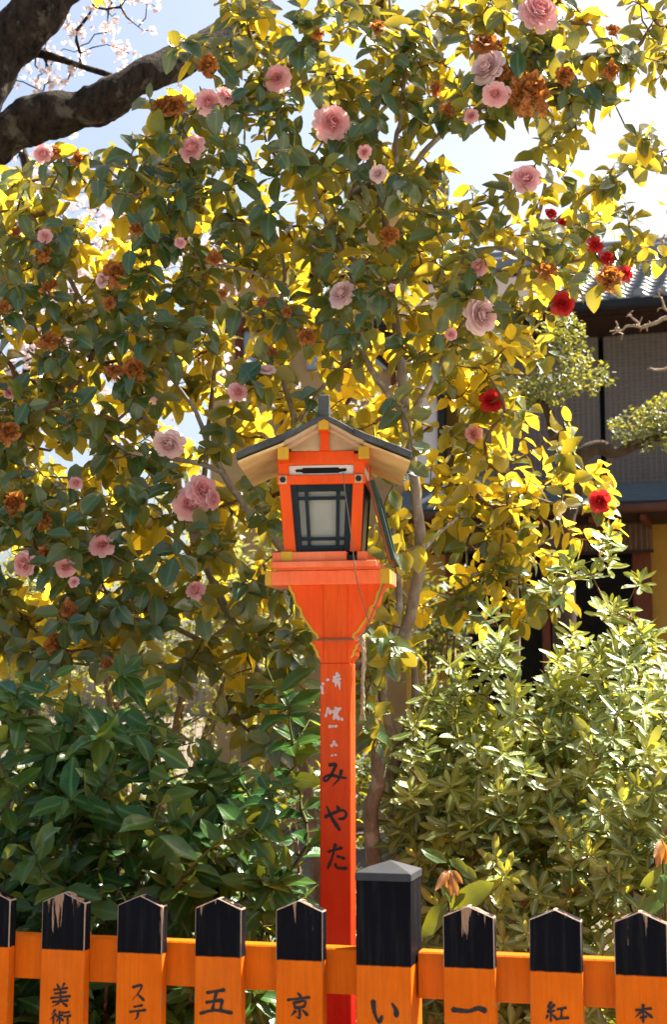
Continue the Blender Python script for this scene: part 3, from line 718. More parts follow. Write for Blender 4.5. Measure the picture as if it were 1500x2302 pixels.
for sgn in (-1, 1):
    ex = gp_+sgn*.72; q = [(gp_, gz_+.24), (ex, gz_-.24), (ex, gz_-.36), (gp_, gz_+.10)]
    MB().prism(q, -.35, 4.2).build('roof_slope', M['tile'], h2)
    MB().prism([(x_, z_-.17) for x_, z_ in q], -.22, -.14).build('barge_board', M['timber_dark'], h2)
rf2 = MB().add([(a[0]-.5,-.6,z_e-.05),(g0+.1,-.6,z_e-.05),(g0+.1,2.5,z_e+1.3),(a[0]+.6,2.5,z_e+1.3),(a[0]-.5,-.6,z_e-.2),(g0+.1,-.6,z_e-.2),(g0+.1,2.5,z_e+1.1),(a[0]+.6,2.5,z_e+1.1)],
         [(0,1,2,3),(4,7,6,5),(0,4,5,1),(3,2,6,7),(0,3,7,4),(1,5,6,2)]).build('roof', M['tile'], h2)
gb('beam', 478, 760, 690, 712, .0, .12, M['ochre_pale']); gb('beam', 478, 960, 716, 742, .0, .10, M['timber'])
gb('beam', 478, 960, 600, 622, .0, .08, M['timber_dark'])
M['sky_glass'] = plain('pale_blue_window', (.32, .40, .46), .15, (.24, .32, .38), 6)
for x0, x1 in ((548, 612), (690, 760), (800, 870)):
    wv = gb('window', x0, x1, 745, 830, .0, .04, M['sky_glass']); gb('frame', (x0+x1)/2-2, (x0+x1)/2+2, 745, 830, .041, .07, M['timber'], wv)
for x0 in (526, 630, 770, 880): gb('post', x0, x0+18, 742, 1000, .0, .09, M['timber'])
gb('post', 880, 890, 395, 480, .02, .08, M['timber_dark'])

# ------------------------------------------------------------------ foliage machinery
def leaf_mesh(st, wd, fold, droop, twist, seed):
    """one leaf from x=0 to x=1: stations st, half widths wd; returns verts, faces, uv"""
    r = random.Random(seed); V, Fc, U = [], [], []
    for s_, h in zip(st, wd):
        z = -droop*s_*s_ + .03*math.sin(s_*7+seed); y0 = .03*math.sin(s_*3+seed)
        j1, j2 = 1+r.uniform(-.06, .06), 1+r.uniform(-.06, .06)
        tw = twist*s_
        for k, (yy, zz, v) in enumerate(((-h*j1, fold*h, .5-h), (0, 0, .5), (h*j2, fold*h, .5+h))):
            V.append((s_, y0+yy, z+zz+yy*tw)); U.append((s_, v))
    for i in range(len(st)-1):
        for k in range(2):
            a = 3*i+k; Fc.append((a, a+3, a+4, a+1))
    return np.array(V, np.float32), Fc, np.array(U, np.float32)
CAM_ST, CAM_W = (0, .10, .28, .52, .76, .92, 1.0), (.012, .13, .265, .30, .23, .10, .004)
AZ_ST, AZ_W = (0, .25, .6, .86, 1.0), (.015, .105, .175, .125, .006)
BIG_ST, BIG_W = (0, .12, .32, .55, .78, .93, 1.0), (.012, .10, .20, .235, .17, .06, .004)
SM_ST, SM_W = (0, .4, .8, 1.0), (.02, .24, .2, .01)
def variants(st, wd, seeds, fold=(.1, .5), droop=(.02, .22)):
    out = []
    for s_ in seeds:
        r = random.Random(s_); out.append(leaf_mesh(st, [w_*r.uniform(.88, 1.1) for w_ in wd], r.uniform(*fold), r.uniform(*droop), r.uniform(-.25, .25), s_))
    return out
def setup_mesh(name, V, Fc, U, T, mat):
    """V (n,3), Fc list/array of quads, U per vertex uv, T per vertex tint"""
    me = bpy.data.meshes.new(name); Fc = np.asarray(Fc, np.int32); nf = len(Fc)
    me.vertices.add(len(V)); me.vertices.foreach_set('co', np.asarray(V, np.float32).ravel())
    me.loops.add(nf*4); me.loops.foreach_set('vertex_index', Fc.ravel())
    me.polygons.add(nf); me.polygons.foreach_set('loop_start', np.arange(0, nf*4, 4, dtype=np.int32)); 
    me.polygons.foreach_set('use_smooth', np.ones(nf, dtype=bool))
    me.update(calc_edges=True)
    uv = me.uv_layers.new(name='UVMap'); uv.data.foreach_set('uv', np.asarray(U, np.float32)[Fc.ravel()].ravel())
    at = me.attributes.new('tint', 'FLOAT', 'POINT'); at.data.foreach_set('value', np.asarray(T, np.float32))
    me.materials.append(mat); me.validate(); return me

class Leaves:
    """leaves of one plant: matrices, variant numbers, tints"""
    def __init__(s, var, mat): s.var = var; s.mat = mat; s.M = []; s.k = []; s.t = []
    def add(s, pos, d, nrm, length, tint):
        d = d.normalized(); n_ = nrm - d*nrm.dot(d)
        if n_.length < 1e-3: n_ = d.orthogonal()
        n_.normalize(); y = n_.cross(d)
        s.M.append(((d.x*length, y.x*length, n_.x*length, pos.x), (d.y*length, y.y*length, n_.y*length, pos.y), (d.z*length, y.z*length, n_.z*length, pos.z)))
        s.k.append(random.randrange(len(s.var))); s.t.append(tint)
    def centers(s):
        A = np.array(s.M); return A[:, :, 3]+A[:, :, 0]*.5, np.linalg.norm(A[:, :, 0], axis=1), A[:, :, 2]/np.linalg.norm(A[:, :, 2], axis=1)[:, None]
ALL = []      # (Leaves, root) to be ranked by what the camera sees, then linked

def rank_and_link():
    W_, H_ = 375, 576; zb = np.full((H_, W_), 1e9); ib = np.full((H_, W_), -1, np.int64)
    allc, alll, alln, own = [], [], [], []
    for i, (lv, root) in enumerate(ALL):
        c_, l_, n_ = lv.centers(); allc.append(c_); alll.append(l_); alln.append(n_); own.append(np.full(len(c_), i))
    C_ = np.concatenate(allc); Ln = np.concatenate(alll); N_ = np.concatenate(alln); own = np.concatenate(own)
    q = C_ - np.array([0, 0, CAM_Z]); dep = q[:, 1]*cp+q[:, 2]*sp; upc = -q[:, 1]*sp+q[:, 2]*cp
    px = (750+F*q[:, 0]/dep)/4; py = (1151-F*upc/dep)/4
    view = q/np.linalg.norm(q, axis=1)[:, None]; face = np.abs((view*N_).sum(1))
    rx = F*Ln/dep/4*.42; ry = rx*np.clip(.15+.5*face, .15, .65)
    # lantern and fence stand in front
    for x0, x1, y0, y1 in ((640,832,935,1260), (620,870,1240,1320), (724,808,1300,2302), (540,925,985,1060), (0,1500,2125,2230), (805,930,1928,2302)):
        zb[int(y0/4):int(y1/4), int(x0/4):int(x1/4)] = 3.4
    for i in np.argsort(-dep):
        x, y, r, rr = px[i], py[i], rx[i], ry[i]
        x0, x1, y0, y1 = int(max(0, x-r)), int(min(W_, x+r+1)), int(max(0, y-rr)), int(min(H_, y+rr+1))
        if x0 >= x1 or y0 >= y1: continue
        sub = zb[y0:y1, x0:x1]; m = sub > dep[i]; sub[m] = dep[i]; ib[y0:y1, x0:x1][m] = i
    cnt = np.bincount(ib[ib >= 0], minlength=len(C_))
    base = 0
    for i, (lv, root) in enumerate(ALL):
        n = len(lv.M); cc = cnt[base:base+n]; base += n
        top = np.argsort(-cc)[:300]; top = top[cc[top] > 3]
        emit(lv, root, set(int(t) for t in top))
def emit(lv, root, top):
    cache = {}; TB = 8; inv = root.matrix_basis.inverted()
    for i in sorted(top):
        tb = min(TB-1, int(lv.t[i]*TB)); key = (lv.k[i], tb)
        if key not in cache:
            V, Fc, U = lv.var[lv.k[i]]; cache[key] = setup_mesh('leaf', V, Fc, U, np.full(len(V), (tb+.5)/TB), lv.mat)
        o = link('leaf', cache[key], root); m = lv.M[i]; o.matrix_basis = inv @ Matrix((m[0], m[1], m[2], (0, 0, 0, 1)))
    rest = [i for i in range(len(lv.M)) if i not in top]
    if not rest: return
    A = np.array(lv.M); VV, FF, UU, TT = [], [], [], []; o_ = 0; ks = np.array(lv.k); ts = np.array(lv.t); rest = np.array(rest)
    rl = np.array(root.location)
    for k, (V, Fc, U) in enumerate(lv.var):
        idx = rest[ks[rest] == k]
        if not len(idx): continue
        P_ = np.einsum('nij,vj->nvi', A[idx][:, :, :3], V)+A[idx][:, None, :, 3]-rl
        nv = len(V); VV.append(P_.reshape(-1, 3)); UU.append(np.tile(U, (len(idx), 1))); TT.append(np.repeat(ts[idx], nv))
        FF.append((np.array(Fc)[None]+(np.arange(len(idx))*nv)[:, None, None]+o_).reshape(-1, 4)); o_ += nv*len(idx)
    me = setup_mesh('foliage', np.concatenate(VV), np.concatenate(FF), np.concatenate(UU), np.concatenate(TT), lv.mat)
    tag(link('foliage', me, root), kind='stuff')

class Skeleton:
    """limbs first, then every twig tip is joined to the nearest wood already there"""
    def __init__(s): s.p = []; s.par = []; s.r = []; s.tw = []
    def limb(s, pts, r0, r1, par=-1, n=6):
        c = catmull(pts, n); ids = []
        if par == -1 and s.p:
            q = np.array(s.p); par = int(np.argmin(((q-np.array(c[0]))**2).sum(1)))
        for i, v in enumerate(c):
            s.p.append(tuple(v)); s.par.append(par); s.r.append(r0+(r1-r0)*i/(len(c)-1)); par = len(s.p)-1; ids.append(par)
        return c, [r0+(r1-r0)*i/(len(c)-1) for i in range(len(c))]
    def grow(s, tips, step=.07, sag=.12, up=None):
        """returns list of twigs (polyline from wood to tip)"""
        s.nl = len(s.p); q = np.array(s.p); T = np.array(tips); d = np.sqrt(((T[:, None]-q[None])**2).sum(2)).min(1)
        buf = np.empty((len(q)+len(T)*14, 3)); buf[:len(q)] = q; n = len(q); out = []
        for ti in np.argsort(d):
            t = T[ti]; dd = ((buf[:n]-t)**2).sum(1)
            dd = dd + np.where(buf[:n, 2] > t[2]+.05, .02, 0)      # twigs prefer to climb
            j = int(np.argmin(dd)); a = Vector(buf[j]); b = Vector(t); L_ = (b-a).length
            k = max(2, min(12, int(L_/step)+1)); side = Vector(rng.normal(0, .10, 3))*L_
            pts = [a]; par = j
            for i in range(1, k+1):
                u = i/k; v = a.lerp(b, u)+side*math.sin(u*math.pi)+Vector((0, 0, -sag*L_*math.sin(u*math.pi)*.6)) + (Vector(rng.normal(0, .006, 3)) if i < k else Vector((0, 0, 0)))
                pts.append(v); buf[n] = v; s.p.append(tuple(v)); s.par.append(par); s.r.append(0); par = n; n += 1
                if n >= len(buf): buf = np.concatenate([buf, np.empty((2000, 3))])
            out.append((j, pts, par))
        # radii by how many tips hang on a node
        cnt = np.zeros(n)
        for _, _, e in out:
            k = e
            while k >= s.nl: cnt[k] += 1; k = s.par[k]
        s.cnt = cnt; return out
def twig_mesh(sk, twigs, mat, root, r0=.0019, sides=5, name='twigs', rmax=.011):
    mb = MB(); rl = root.location; idx = sk.nl
    for j, pts, e in twigs:
        n = len(pts)-1; ids = []; k = e
        for _ in range(n): ids.append(k); k = sk.par[k]
        ids = ids[::-1]; rr = [min(rmax, r0*max(1, sk.cnt[i])**.48) for i in ids]; rr = [rr[0]]+rr
        rr[-1] = min(rr[-1], r0)*.9
        mb.tube([p-rl for p in pts], rr, sides, cap=False)
    return tag(mb.build(name, mat, root, smooth=True), kind='stuff')
def gnarl(c, amp, seed):
    r = random.Random(seed); ph = [r.uniform(0, 6) for _ in range(4)]
    return [p+Vector((math.sin(i*.9+ph[0])+.5*math.sin(i*2.1+ph[1]), math.sin(i*.8+ph[2]), .3*math.sin(i*1.3+ph[3])))*amp for i, p in enumerate(c)]

# ------------------------------------------------------------------ flowers
def petal(mb_v, mb_f, mb_t, base, out, up, ln, wd, cup, tint, r, ruff):
    """curved petal patch 4 x 4 points"""
    side = out.cross(up).normalized(); o = len(mb_v)
    for i in range(4):
        u = i/3
        for k in range(4):
            v = k/3*2-1
            w_ = wd*1.32*(.35+.65*math.sin(min(1, u*1.1+.12)*math.pi*.62))*(1 if i < 3 else .80)
            rise_ = cup*u*u + .25*cup*(v*v)
            p = base+out*(ln*u*(1-.12*v*v*(u > .8)))+side*(w_*v*.5)+up*(ln*rise_+r.uniform(-ruff, ruff)*ln)
            mb_v.append(p); mb_t.append(min(1, max(0, tint+.25*u*(1 if k in (0, 3) else .6)+r.uniform(-.06, .06))))
    for i in range(3):
        for k in range(3):
            a = o+4*i+k; mb_f.append((a, a+4, a+5, a+1))
def flower_mesh(name, mat, rings, seed, ruff=.04, jit=.12, squash=1, crumple=0):
    """rings: (number, tilt from the axis in degrees, petal length, width, cup). Flower faces +Z, radius about 1"""
    r = random.Random(seed); V, Fc, T = [], [], []
    for ri, (n, tilt, ln, wd, cup) in enumerate(rings):
        ph = r.uniform(0, 6)
        for i in range(n):
            a = ph+2*math.pi*i/n+r.uniform(-jit, jit)*2; t = R(tilt+r.uniform(-1, 1)*60*jit)
            out = Vector((math.cos(a)*math.sin(t), math.sin(a)*math.sin(t), math.cos(t)))
            up = Vector((-math.cos(a)*math.cos(t), -math.sin(a)*math.cos(t), math.sin(t)))
            base = Vector((math.cos(a)*.05*(ri+1), math.sin(a)*.05*(ri+1), -.03*ri))
            petal(V, Fc, T, base, out, up, ln*r.uniform(.9, 1.08), wd*r.uniform(.9, 1.1), cup*r.uniform(.6, 1.3), ri/len(rings)*.75, r, ruff)
    if crumple:
        from mathutils import noise as mn
        sd = Vector((seed*3.1, seed*1.7, 0))
        V = [p+mn.noise_vector(p*2.1+sd)*crumple+mn.noise_vector(p*5.3+sd)*crumple*.5+Vector((0, 0, -.25*p.length**2*crumple)) for p in V]
    V = [(p.x, p.y, p.z*squash) for p in V]
    return setup_mesh(name, np.array(V), Fc, np.zeros((len(V), 2)), np.array(T), mat)
PINK = petal_mat('pink_petals', (.92, .28, .28), (.98, .74, .72), (.98, .55, .52), .45)
PALE = petal_mat('pale_pink_petals', (.82, .46, .44), (.95, .80, .77), (.92, .62, .58), .35)
BROWN = petal_mat('withered_petals', (.34, .09, .016), (.68, .29, .060), (.75, .28, .03), .35, .75, .40)
RED = petal_mat('red_petals', (.42, .010, .012), (.58, .022, .028), (.75, .03, .03), .3, .45)
full = [(3,8,.40,.34,.45),(4,18,.48,.42,.40),(6,30,.58,.46,.34),(7,42,.68,.50,.28),(8,54,.80,.56,.20),(9,66,.90,.60,.12),(9,78,.98,.62,.04),(9,90,1.0,.62,-.06)]
loose = [(4,15,.5,.42,.5),(5,35,.68,.55,.35),(6,58,.86,.66,.18),(7,80,1.0,.72,-.05)]
FM = {'p': [flower_mesh('flower', PINK, full if s_ % 3 else full[1:], s_, .03, .14, 1, .09) for s_ in (1, 2, 3, 14, 15, 16)],
      'l': [flower_mesh('flower', PALE, full, s_, .025, .10) for s_ in (4, 5)],
      'b': [flower_mesh('flower', BROWN, full if s_ % 2 else loose+[(5,100,.8,.5,-.3)], s_, .09, .42, 1, .42) for s_ in range(6, 13)],
      'r': [flower_mesh('flower', RED, loose, s_, .05, .2) for s_ in (9, 10)],
      'u': [flower_mesh('flower', PALE, [(5,8,1.0,.7,.9),(5,18,1.1,.85,.8)], 12, .02, .06)]}
# photo position, diameter, kind, tree, turn (sideways, up)
FLOWERS = [
 (1213,25,92,'p','A',.1,.2),(1095,150,80,'l','A',-.5,.2),(1115,212,52,'p','A',-.3,-.3),(748,275,86,'p','A',0,.1),(622,175,56,'p','A',-.2,0),(468,228,54,'p','A',0,.1),
 (506,215,40,'p','A',.8,0),(430,332,58,'p','B',-.4,.1),(1183,400,64,'p','A',0,.2),(768,660,62,'l','A',-.8,.5),(880,655,34,'u','A',0,.9),(1083,708,74,'l','A',.8,.1),
 (1076,600,40,'p','A',-.9,.3),(1015,752,28,'p','A',0,-.5),(427,1132,74,'p','B',-.1,0),(455,1102,62,'p','B',.4,.5),(480,1122,40,'p','B',1,0),(378,1000,58,'l','B',-.2,-.6),
 (345,893,30,'u','B',0,-1),(535,880,38,'p','A',.2,.3),(228,1225,52,'p','B',.2,.5),(52,1268,48,'p','B',-.5,0),(147,1275,46,'p','B',.2,.1),(440,1326,40,'p','B',.1,.8),
 (170,1085,28,'p','B',.4,.4),(95,345,42,'p','B',-.5,0),(100,530,28,'p','B',0,0),(1065,975,38,'p','C',-.3,0),(228,630,32,'l','B',-.8,0),(600,830,34,'l','A',0,.9),
 (20,882,28,'p','B',-.4,.2),(850,390,34,'l','A',-.3,0),(820,342,30,'p','A',-.3,0),(1060,260,32,'p','A',-.5,0),(405,545,24,'p','B',0,.2),(165,1308,22,'p','B',0,0),
 (1095,97,76,'b','A',0,.5),(1122,168,60,'b','A',.1,.4),(1190,205,86,'b','A',.3,0),(465,148,44,'b','A',-.2,.2),(362,238,52,'b','B',-.3,.4),(388,237,46,'b','B',.3,0),
 (1010,245,38,'b','A',-.2,.3),(875,530,48,'b','A',0,.2),(258,615,48,'b','B',.2,.1),(307,513,34,'b','B',0,.4),(95,570,36,'b','B',0,.4),(110,765,52,'b','B',0,.9),
 (255,832,36,'b','B',-.3,.1),(298,832,48,'b','B',.2,.2),(15,970,48,'b','B',-.2,0),(28,1130,50,'b','B',-.2,.1),(95,1165,42,'b','B',0,0),(105,1245,44,'b','B',.1,0),
 (152,1370,42,'b','B',-.2,.5),(123,1448,38,'b','B',.4,.3),(242,1493,30,'b','B',0,.5),(690,755,38,'b','A',0,0),(612,790,30,'b','A',.6,0),(590,677,30,'b','A',-.4,0),
 (480,580,40,'b','B',0,-.4),(35,522,28,'b','B',0,.2),(110,645,42,'b','B',.2,.6),(245,682,28,'b','B',.3,.1),(8,690,28,'b','B',-.3,0),(122,340,30,'b','B',.3,.4),
 (175,357,34,'b','B',.3,.1),(1228,608,54,'b','A',0,.3),(1372,622,54,'b','A',.3,.2),(715,75,32,'b','A',.2,.4),(980,200,36,'b','A',-.3,0),(1380,66,38,'b','A',.4,.3),
 (850,60,34,'b','A',.2,.2),(1375,158,44,'b','A',.4,0),(1270,170,40,'b','A',0,0),(500,660,24,'b','A',0,0),(645,700,22,'b','A',.1,.4),
 (1265,682,52,'r','C',-.2,-.2),(1340,550,38,'r','C',.2,.3),(1365,580,38,'r','C',.1,.2),(1408,615,44,'r','C',.7,0),(1240,480,30,'r','C',0,.4),(1105,900,54,'r','C',-.2,.1),
 (1350,1127,46,'r','C',.2,-.1),(1120,905,34,'r','C',.7,0),(1265,500,22,'r','C',.2,.2)]
GRID = """
0 0 0 2 5 9 9 9 9 9 9 8 8 6 2
0 0 0 1 6 8 8 8 9 9 9 9 9 8 5
0 0 0 4 9 8 8 7 9 8 8 7 6 1 0
2 4 7 9 9 9 7 7 6 3 1 1 3 3 3
8 9 9 9 7 7 7 6 7 7 6 6 7 4 2
9 9 9 9 7 7 7 7 9 9 9 9 9 7 2
9 9 8 9 6 5 5 6 9 9 9 8 7 3 0
8 9 9 9 7 5 4 4 6 6 7 5 2 0 0
8 9 9 9 7 6 4 4 4 3 4 5 2 0 0
9 9 9 9 6 5 3 3 3 3 5 7 4 0 0
9 9 9 8 6 3 2 2 2 2 5 7 5 1 0
9 9 8 7 4 3 2 0 1 1 6 8 7 3 0
8 8 7 7 6 4 4 0 2 1 6 7 4 0 0
7 7 7 8 7 7 7 0 2 1 5 5 2 0 0
5 6 7 7 7 8 7 0 4 1 0 0 0 0 0
2 2 2 3 5 6 6 0 3 0 0 0 0 0 0
0 0 0 0 3 4 4 0 2 0 0 0 0 0 0"""
GRID = [[int(x)/9 for x in l.split()] for l in GRID.strip().split('\n')]
DEPTH = {'A': (3.98, 4.62), 'B': (4.02, 4.75), 'C': (4.65, 5.2)}
def owner(x, y):
    if y > 640 and x > 960: return 'C' if (x > 1090 or y > 800) else 'A'
    if y > 330 and x > 1280: return 'C'
    if x < 600-.18*(y-300) and y > 290: return 'B'
    if y > 1280 and x < 700: return 'B'
    return 'A'
FL_Y = {'A': 4.03, 'B': 4.07, 'C': 4.66}
tips = {'A': [], 'B': [], 'C': []}
for gy, row in enumerate(GRID):
    for gx in range(-1, 16):
        v = row[min(14, max(0, gx))]
        if gx in (-1, 15): v *= .8
        for _ in range(rng.poisson(v*7.5)):
            x = gx*100+rng.uniform(0, 100); y = gy*100+rng.uniform(0, 100)
            o = owner(x, y); d0, d1 = DEPTH[o]; tips[o].append(P(x, y, d0+(d1-d0)*rng.uniform(0, 1)**1.15))
for gx in range(2, 16):                                   # the crowns go on above the frame
    for _ in range(rng.poisson(4)):
        x = gx*100+rng.uniform(0, 100); y = -rng.uniform(0, 220); tips['A'].append(P(x, y, rng.uniform(4.0, 5.0)))
for gx in range(0, 12):                                   # inner leaves on the far side of the crowns
    for gy in range(4, 14):
        if gx >= 10 and gy < 7: continue
        for _ in range(rng.poisson(2.7 if gx > 4 else 1.6)):
            x = gx*100+rng.uniform(0, 100); y = gy*100+rng.uniform(0, 100); o = 'B' if gx < 5 else 'A'
            tips[o].append(P(x, y, rng.uniform(4.55, 5.05) if o == 'A' else rng.uniform(4.75, 5.2)))
# the loose yellow shoots at the right
for x, y in ((1395,335),(1440,330),(1470,345),(1490,355),(1420,365),(1380,375),(1455,375),(1345,420),(1300,440),(1405,455),(1270,340),(1230,350),(1410,540),(1430,560),(1390,560),(1330,500)): tips['C'].append(P(x, y, rng.uniform(4.66, 4.9)))

CAMV = variants(CAM_ST, CAM_W, range(20, 32), (.15, .65), (.02, .36))
CAML = leaf_mat('camellia_leaf', (.010, .052, .016), (.046, .112, .020), (.11, .14, .03), (.97, .73, .042), .26, .62, .35, 8, .7)
# dark flowers block: leaves are kept off the face of a bloom
fl_xy = np.array([(f[0], f[1], f[2]/2) for f in FLOWERS]); fl_d = np.array([FL_Y[f[4]] for f in FLOWERS]); fl_m = np.array([1.0 if f[3] == 'r' else .85 if f[2] > 60 else .62 for f in FLOWERS])
def px_of(p):
    q = Vector(p)-Vector((0, 0, CAM_Z)); d = q.y*cp+q.z*sp; return 750+F*q.x/d, 1151-F*(-q.y*sp+q.z*cp)/d
def blocks_flower(p, margin=.62):
    x, y = px_of(p); dd = np.hypot(fl_xy[:, 0]-x, fl_xy[:, 1]-y); return bool(np.any((dd < fl_xy[:, 2]*fl_m+8) & (p[1] < fl_d+.05)))
def camellia(key, name, label, limbs, base):
    root = thing(name, label, 'tree', base, 'camellia trees behind the fence')
    sk = Skeleton()
    for i, (nm, pts, r0, r1) in enumerate(limbs):
        c, rr = sk.limb([P(*p) for p in pts], r0, r1)
        if nm == 'trunk' and i == 0: c = [Vector((c[0].x, c[0].y, -.05))]+c; rr = [rr[0]*1.3]+rr
        c = gnarl(c, .0014, i)
        MB().tube([p-root.location for p in c], rr, 12 if r0 > .012 else 8).build(nm, M['bark_cam'], root, smooth=True)
    fl = [(f, P(f[0], f[1], FL_Y[key]+rng.uniform(-.02, .03))) for f in FLOWERS if f[4] == key]
    T = [tuple(t) for t in tips[key]]+[tuple(p+Vector((0, .03, -.01))) for f, p in fl]
    tw = sk.grow(T)
    twig_mesh(sk, tw, M['bark_twig'], root)
    lv = Leaves(CAMV, CAML); d0, d1 = DEPTH[key]
    for j, pts, e in tw:
        tip = pts[-1]; d = (pts[-1]-pts[-2]).normalized(); L_ = sum((pts[i+1]-pts[i]).length for i in range(len(pts)-1))
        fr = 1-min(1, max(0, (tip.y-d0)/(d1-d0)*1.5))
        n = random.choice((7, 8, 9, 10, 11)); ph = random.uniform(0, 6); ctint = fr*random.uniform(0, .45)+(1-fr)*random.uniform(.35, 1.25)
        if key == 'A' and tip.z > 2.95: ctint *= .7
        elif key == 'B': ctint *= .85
        for i in range(n):
            back = .004+i*.013*(1+.5*(i > 5)); k = len(pts)-1; rem = back
            while k > 0 and rem > (pts[k]-pts[k-1]).length: rem -= (pts[k]-pts[k-1]).length; k -= 1
            if k == 0: break
            p = pts[k]+(pts[k-1]-pts[k]).normalized()*rem; ax = (pts[k]-pts[k-1]).normalized()
            a = ph+i*2.4; u = ax.orthogonal().normalized(); v = ax.cross(u)
            rad = u*math.cos(a)+v*math.sin(a); spread = random.uniform(.75, 1.3)
            ld = (ax*(1.2-spread)+rad*spread).normalized(); ld = (ld+Vector((0, 0, random.uniform(-.55, .05)))).normalized()
            nr = Vector((random.gauss(0, .35), random.gauss(-1.0*fr-.05*(1-fr), .38), random.gauss(.62, .28)))
            ln = random.uniform(.058, .096)*(.8 if i < 2 else 1)
            c = p+ld*ln*.55
            if blocks_flower(c): continue
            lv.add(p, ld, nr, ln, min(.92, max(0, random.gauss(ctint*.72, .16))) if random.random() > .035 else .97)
    ALL.append((lv, root))
    for f, p in fl:
        dia = f[2]/F*(p.y/cp); me = random.choice(FM[f[3]]); o = link('flower', me, root, p-root.location)
        jt = .55 if f[3] == 'b' else .28
        z = Vector((f[5]+random.uniform(-jt, jt), -1, f[6]+random.uniform(-jt, jt*.6))).normalized()
        o.rotation_euler = z.to_track_quat('Z', 'Y').to_euler(); s_ = dia*.5*random.uniform(.88, 1.02)
        o.scale = (s_*random.uniform(.85, 1.05), s_*random.uniform(.85, 1.05), s_*random.uniform(.7, 1.1)) if f[3] != 'u' else (s_*.85,)*3
        if f[3] == 'b' : o['label'] = 'withered orange brown camellia bloom'
        elif f[3] == 'r': o['label'] = 'red camellia bloom'
    return root
YA = 4.35
A_limbs = [
 ('trunk', [(858,2700,YA),(850,2200,YA),(840,1918,YA),(833,1832,YA),(851,1754,YA),(848,1689,YA),(838,1610,YA),(835,1545,YA),(856,1506,YA),(888,1467,YA),(911,1423,YA),(927,1363,YA-.02),(943,1280,YA-.05),(944,1200,YA-.07),(936,1120,YA-.08),(926,1030,YA-.08),(914,950,YA-.06),(906,870,YA-.05),(900,790,YA-.03),(884,690,YA),(876,610,YA),(868,520,YA),(862,450,YA+.02),(846,410,YA+.03)], .025, .011),
 ('trunk', [(905,2700,YA+.08),(900,2050,YA+.08),(896,1880,YA+.08),(893,1819,YA+.08),(882,1741,YA+.08),(893,1696,YA+.09),(882,1650,YA+.1),(867,1610,YA+.1),(860,1558,YA+.1),(868,1500,YA+.12),(890,1420,YA+.15),(898,1330,YA+.18),(890,1240,YA+.2),(880,1150,YA+.2)], .024, .008),
 ('branch', [(893,1700,YA+.09),(915,1640,YA+.12),(935,1560,YA+.14),(925,1470,YA+.16),(915,1390,YA+.18)], .016, .008),
 ('branch', [(846,410,YA+.03),(825,345,YA),(790,300,YA-.03),(750,245,YA-.06),(700,190,YA-.1),(640,140,YA-.12),(570,110,YA-.12)], .0115, .004),
 ('branch', [(848,415,YA+.03),(855,350,YA+.02),(845,300,YA+.02),(850,240,YA),(900,130,YA-.05),(880,30,YA-.08),(870,-120,YA)], .0105, .004),
 ('branch', [(864,470,YA+.02),(888,430,YA),(930,372,YA-.03),(985,310,YA-.06),(1040,268,YA-.1),(1120,215,YA-.15),(1210,165,YA-.18),(1320,125,YA-.18),(1430,110,YA-.15)], .012, .004),
 ('branch', [(888,430,YA),(893,370,YA),(890,320,YA),(900,270,YA-.03),(905,210,YA-.05),(930,100,YA-.08),(1010,10,YA-.1),(1060,-120,YA)], .0095, .004),
 ('branch', [(914,950,YA-.06),(958,880,YA-.08),(985,830,YA-.1),(1015,765,YA-.13),(1060,700,YA-.18)], .011, .005),
 ('branch', [(908,925,YA-.06),(870,880,YA-.08),(830,820,YA-.1),(800,770,YA-.1),(770,700,YA-.12),(720,640,YA-.1)], .013, .005),
 ('branch', [(838,1560,YA),(760,1430,YA+.05),(700,1330,YA),(632,1232,YA-.06),(560,1150,YA-.12),(505,1070,YA-.15),(470,1000,YA-.16),(430,910,YA-.15),(360,820,YA-.1)], .017, .005),
 ('branch', [(505,1062,YA-.15),(440,1040,YA-.2),(360,1028,YA-.22),(280,1010,YA-.22),(220,960,YA-.2)], .0085, .004),
 ('branch', [(700,1330,YA),(670,1190,YA+.1),(650,1100,YA+.15),(662,960,YA+.1),(640,860,YA+.08),(622,740,YA+.05),(640,600,YA),(600,480,YA-.05)], .015, .005),
 ('branch', [(662,965,YA+.1),(700,905,YA+.06),(745,850,YA+.03),(795,800,YA)], .010, .004),
 ('branch', [(868,540,YA),(820,590,YA-.05),(770,560,YA-.08),(720,470,YA-.1),(690,370,YA-.12),(660,330,YA-.12)], .0105, .004),
 ('branch', [(878,640,YA),(950,600,YA-.05),(1040,570,YA-.1),(1130,560,YA-.15),(1230,600,YA-.2),(1330,620,YA-.22)], .010, .004),
 ('branch', [(870,560,YA),(960,500,YA+.1),(1040,470,YA+.1),(1110,450,YA+.05),(1180,420,YA-.05)], .008, .004),
 ('branch', [(640,640,YA),(560,610,YA-.1),(470,590,YA-.15),(400,560,YA-.15)], .007, .003)]
YB_ = 4.6
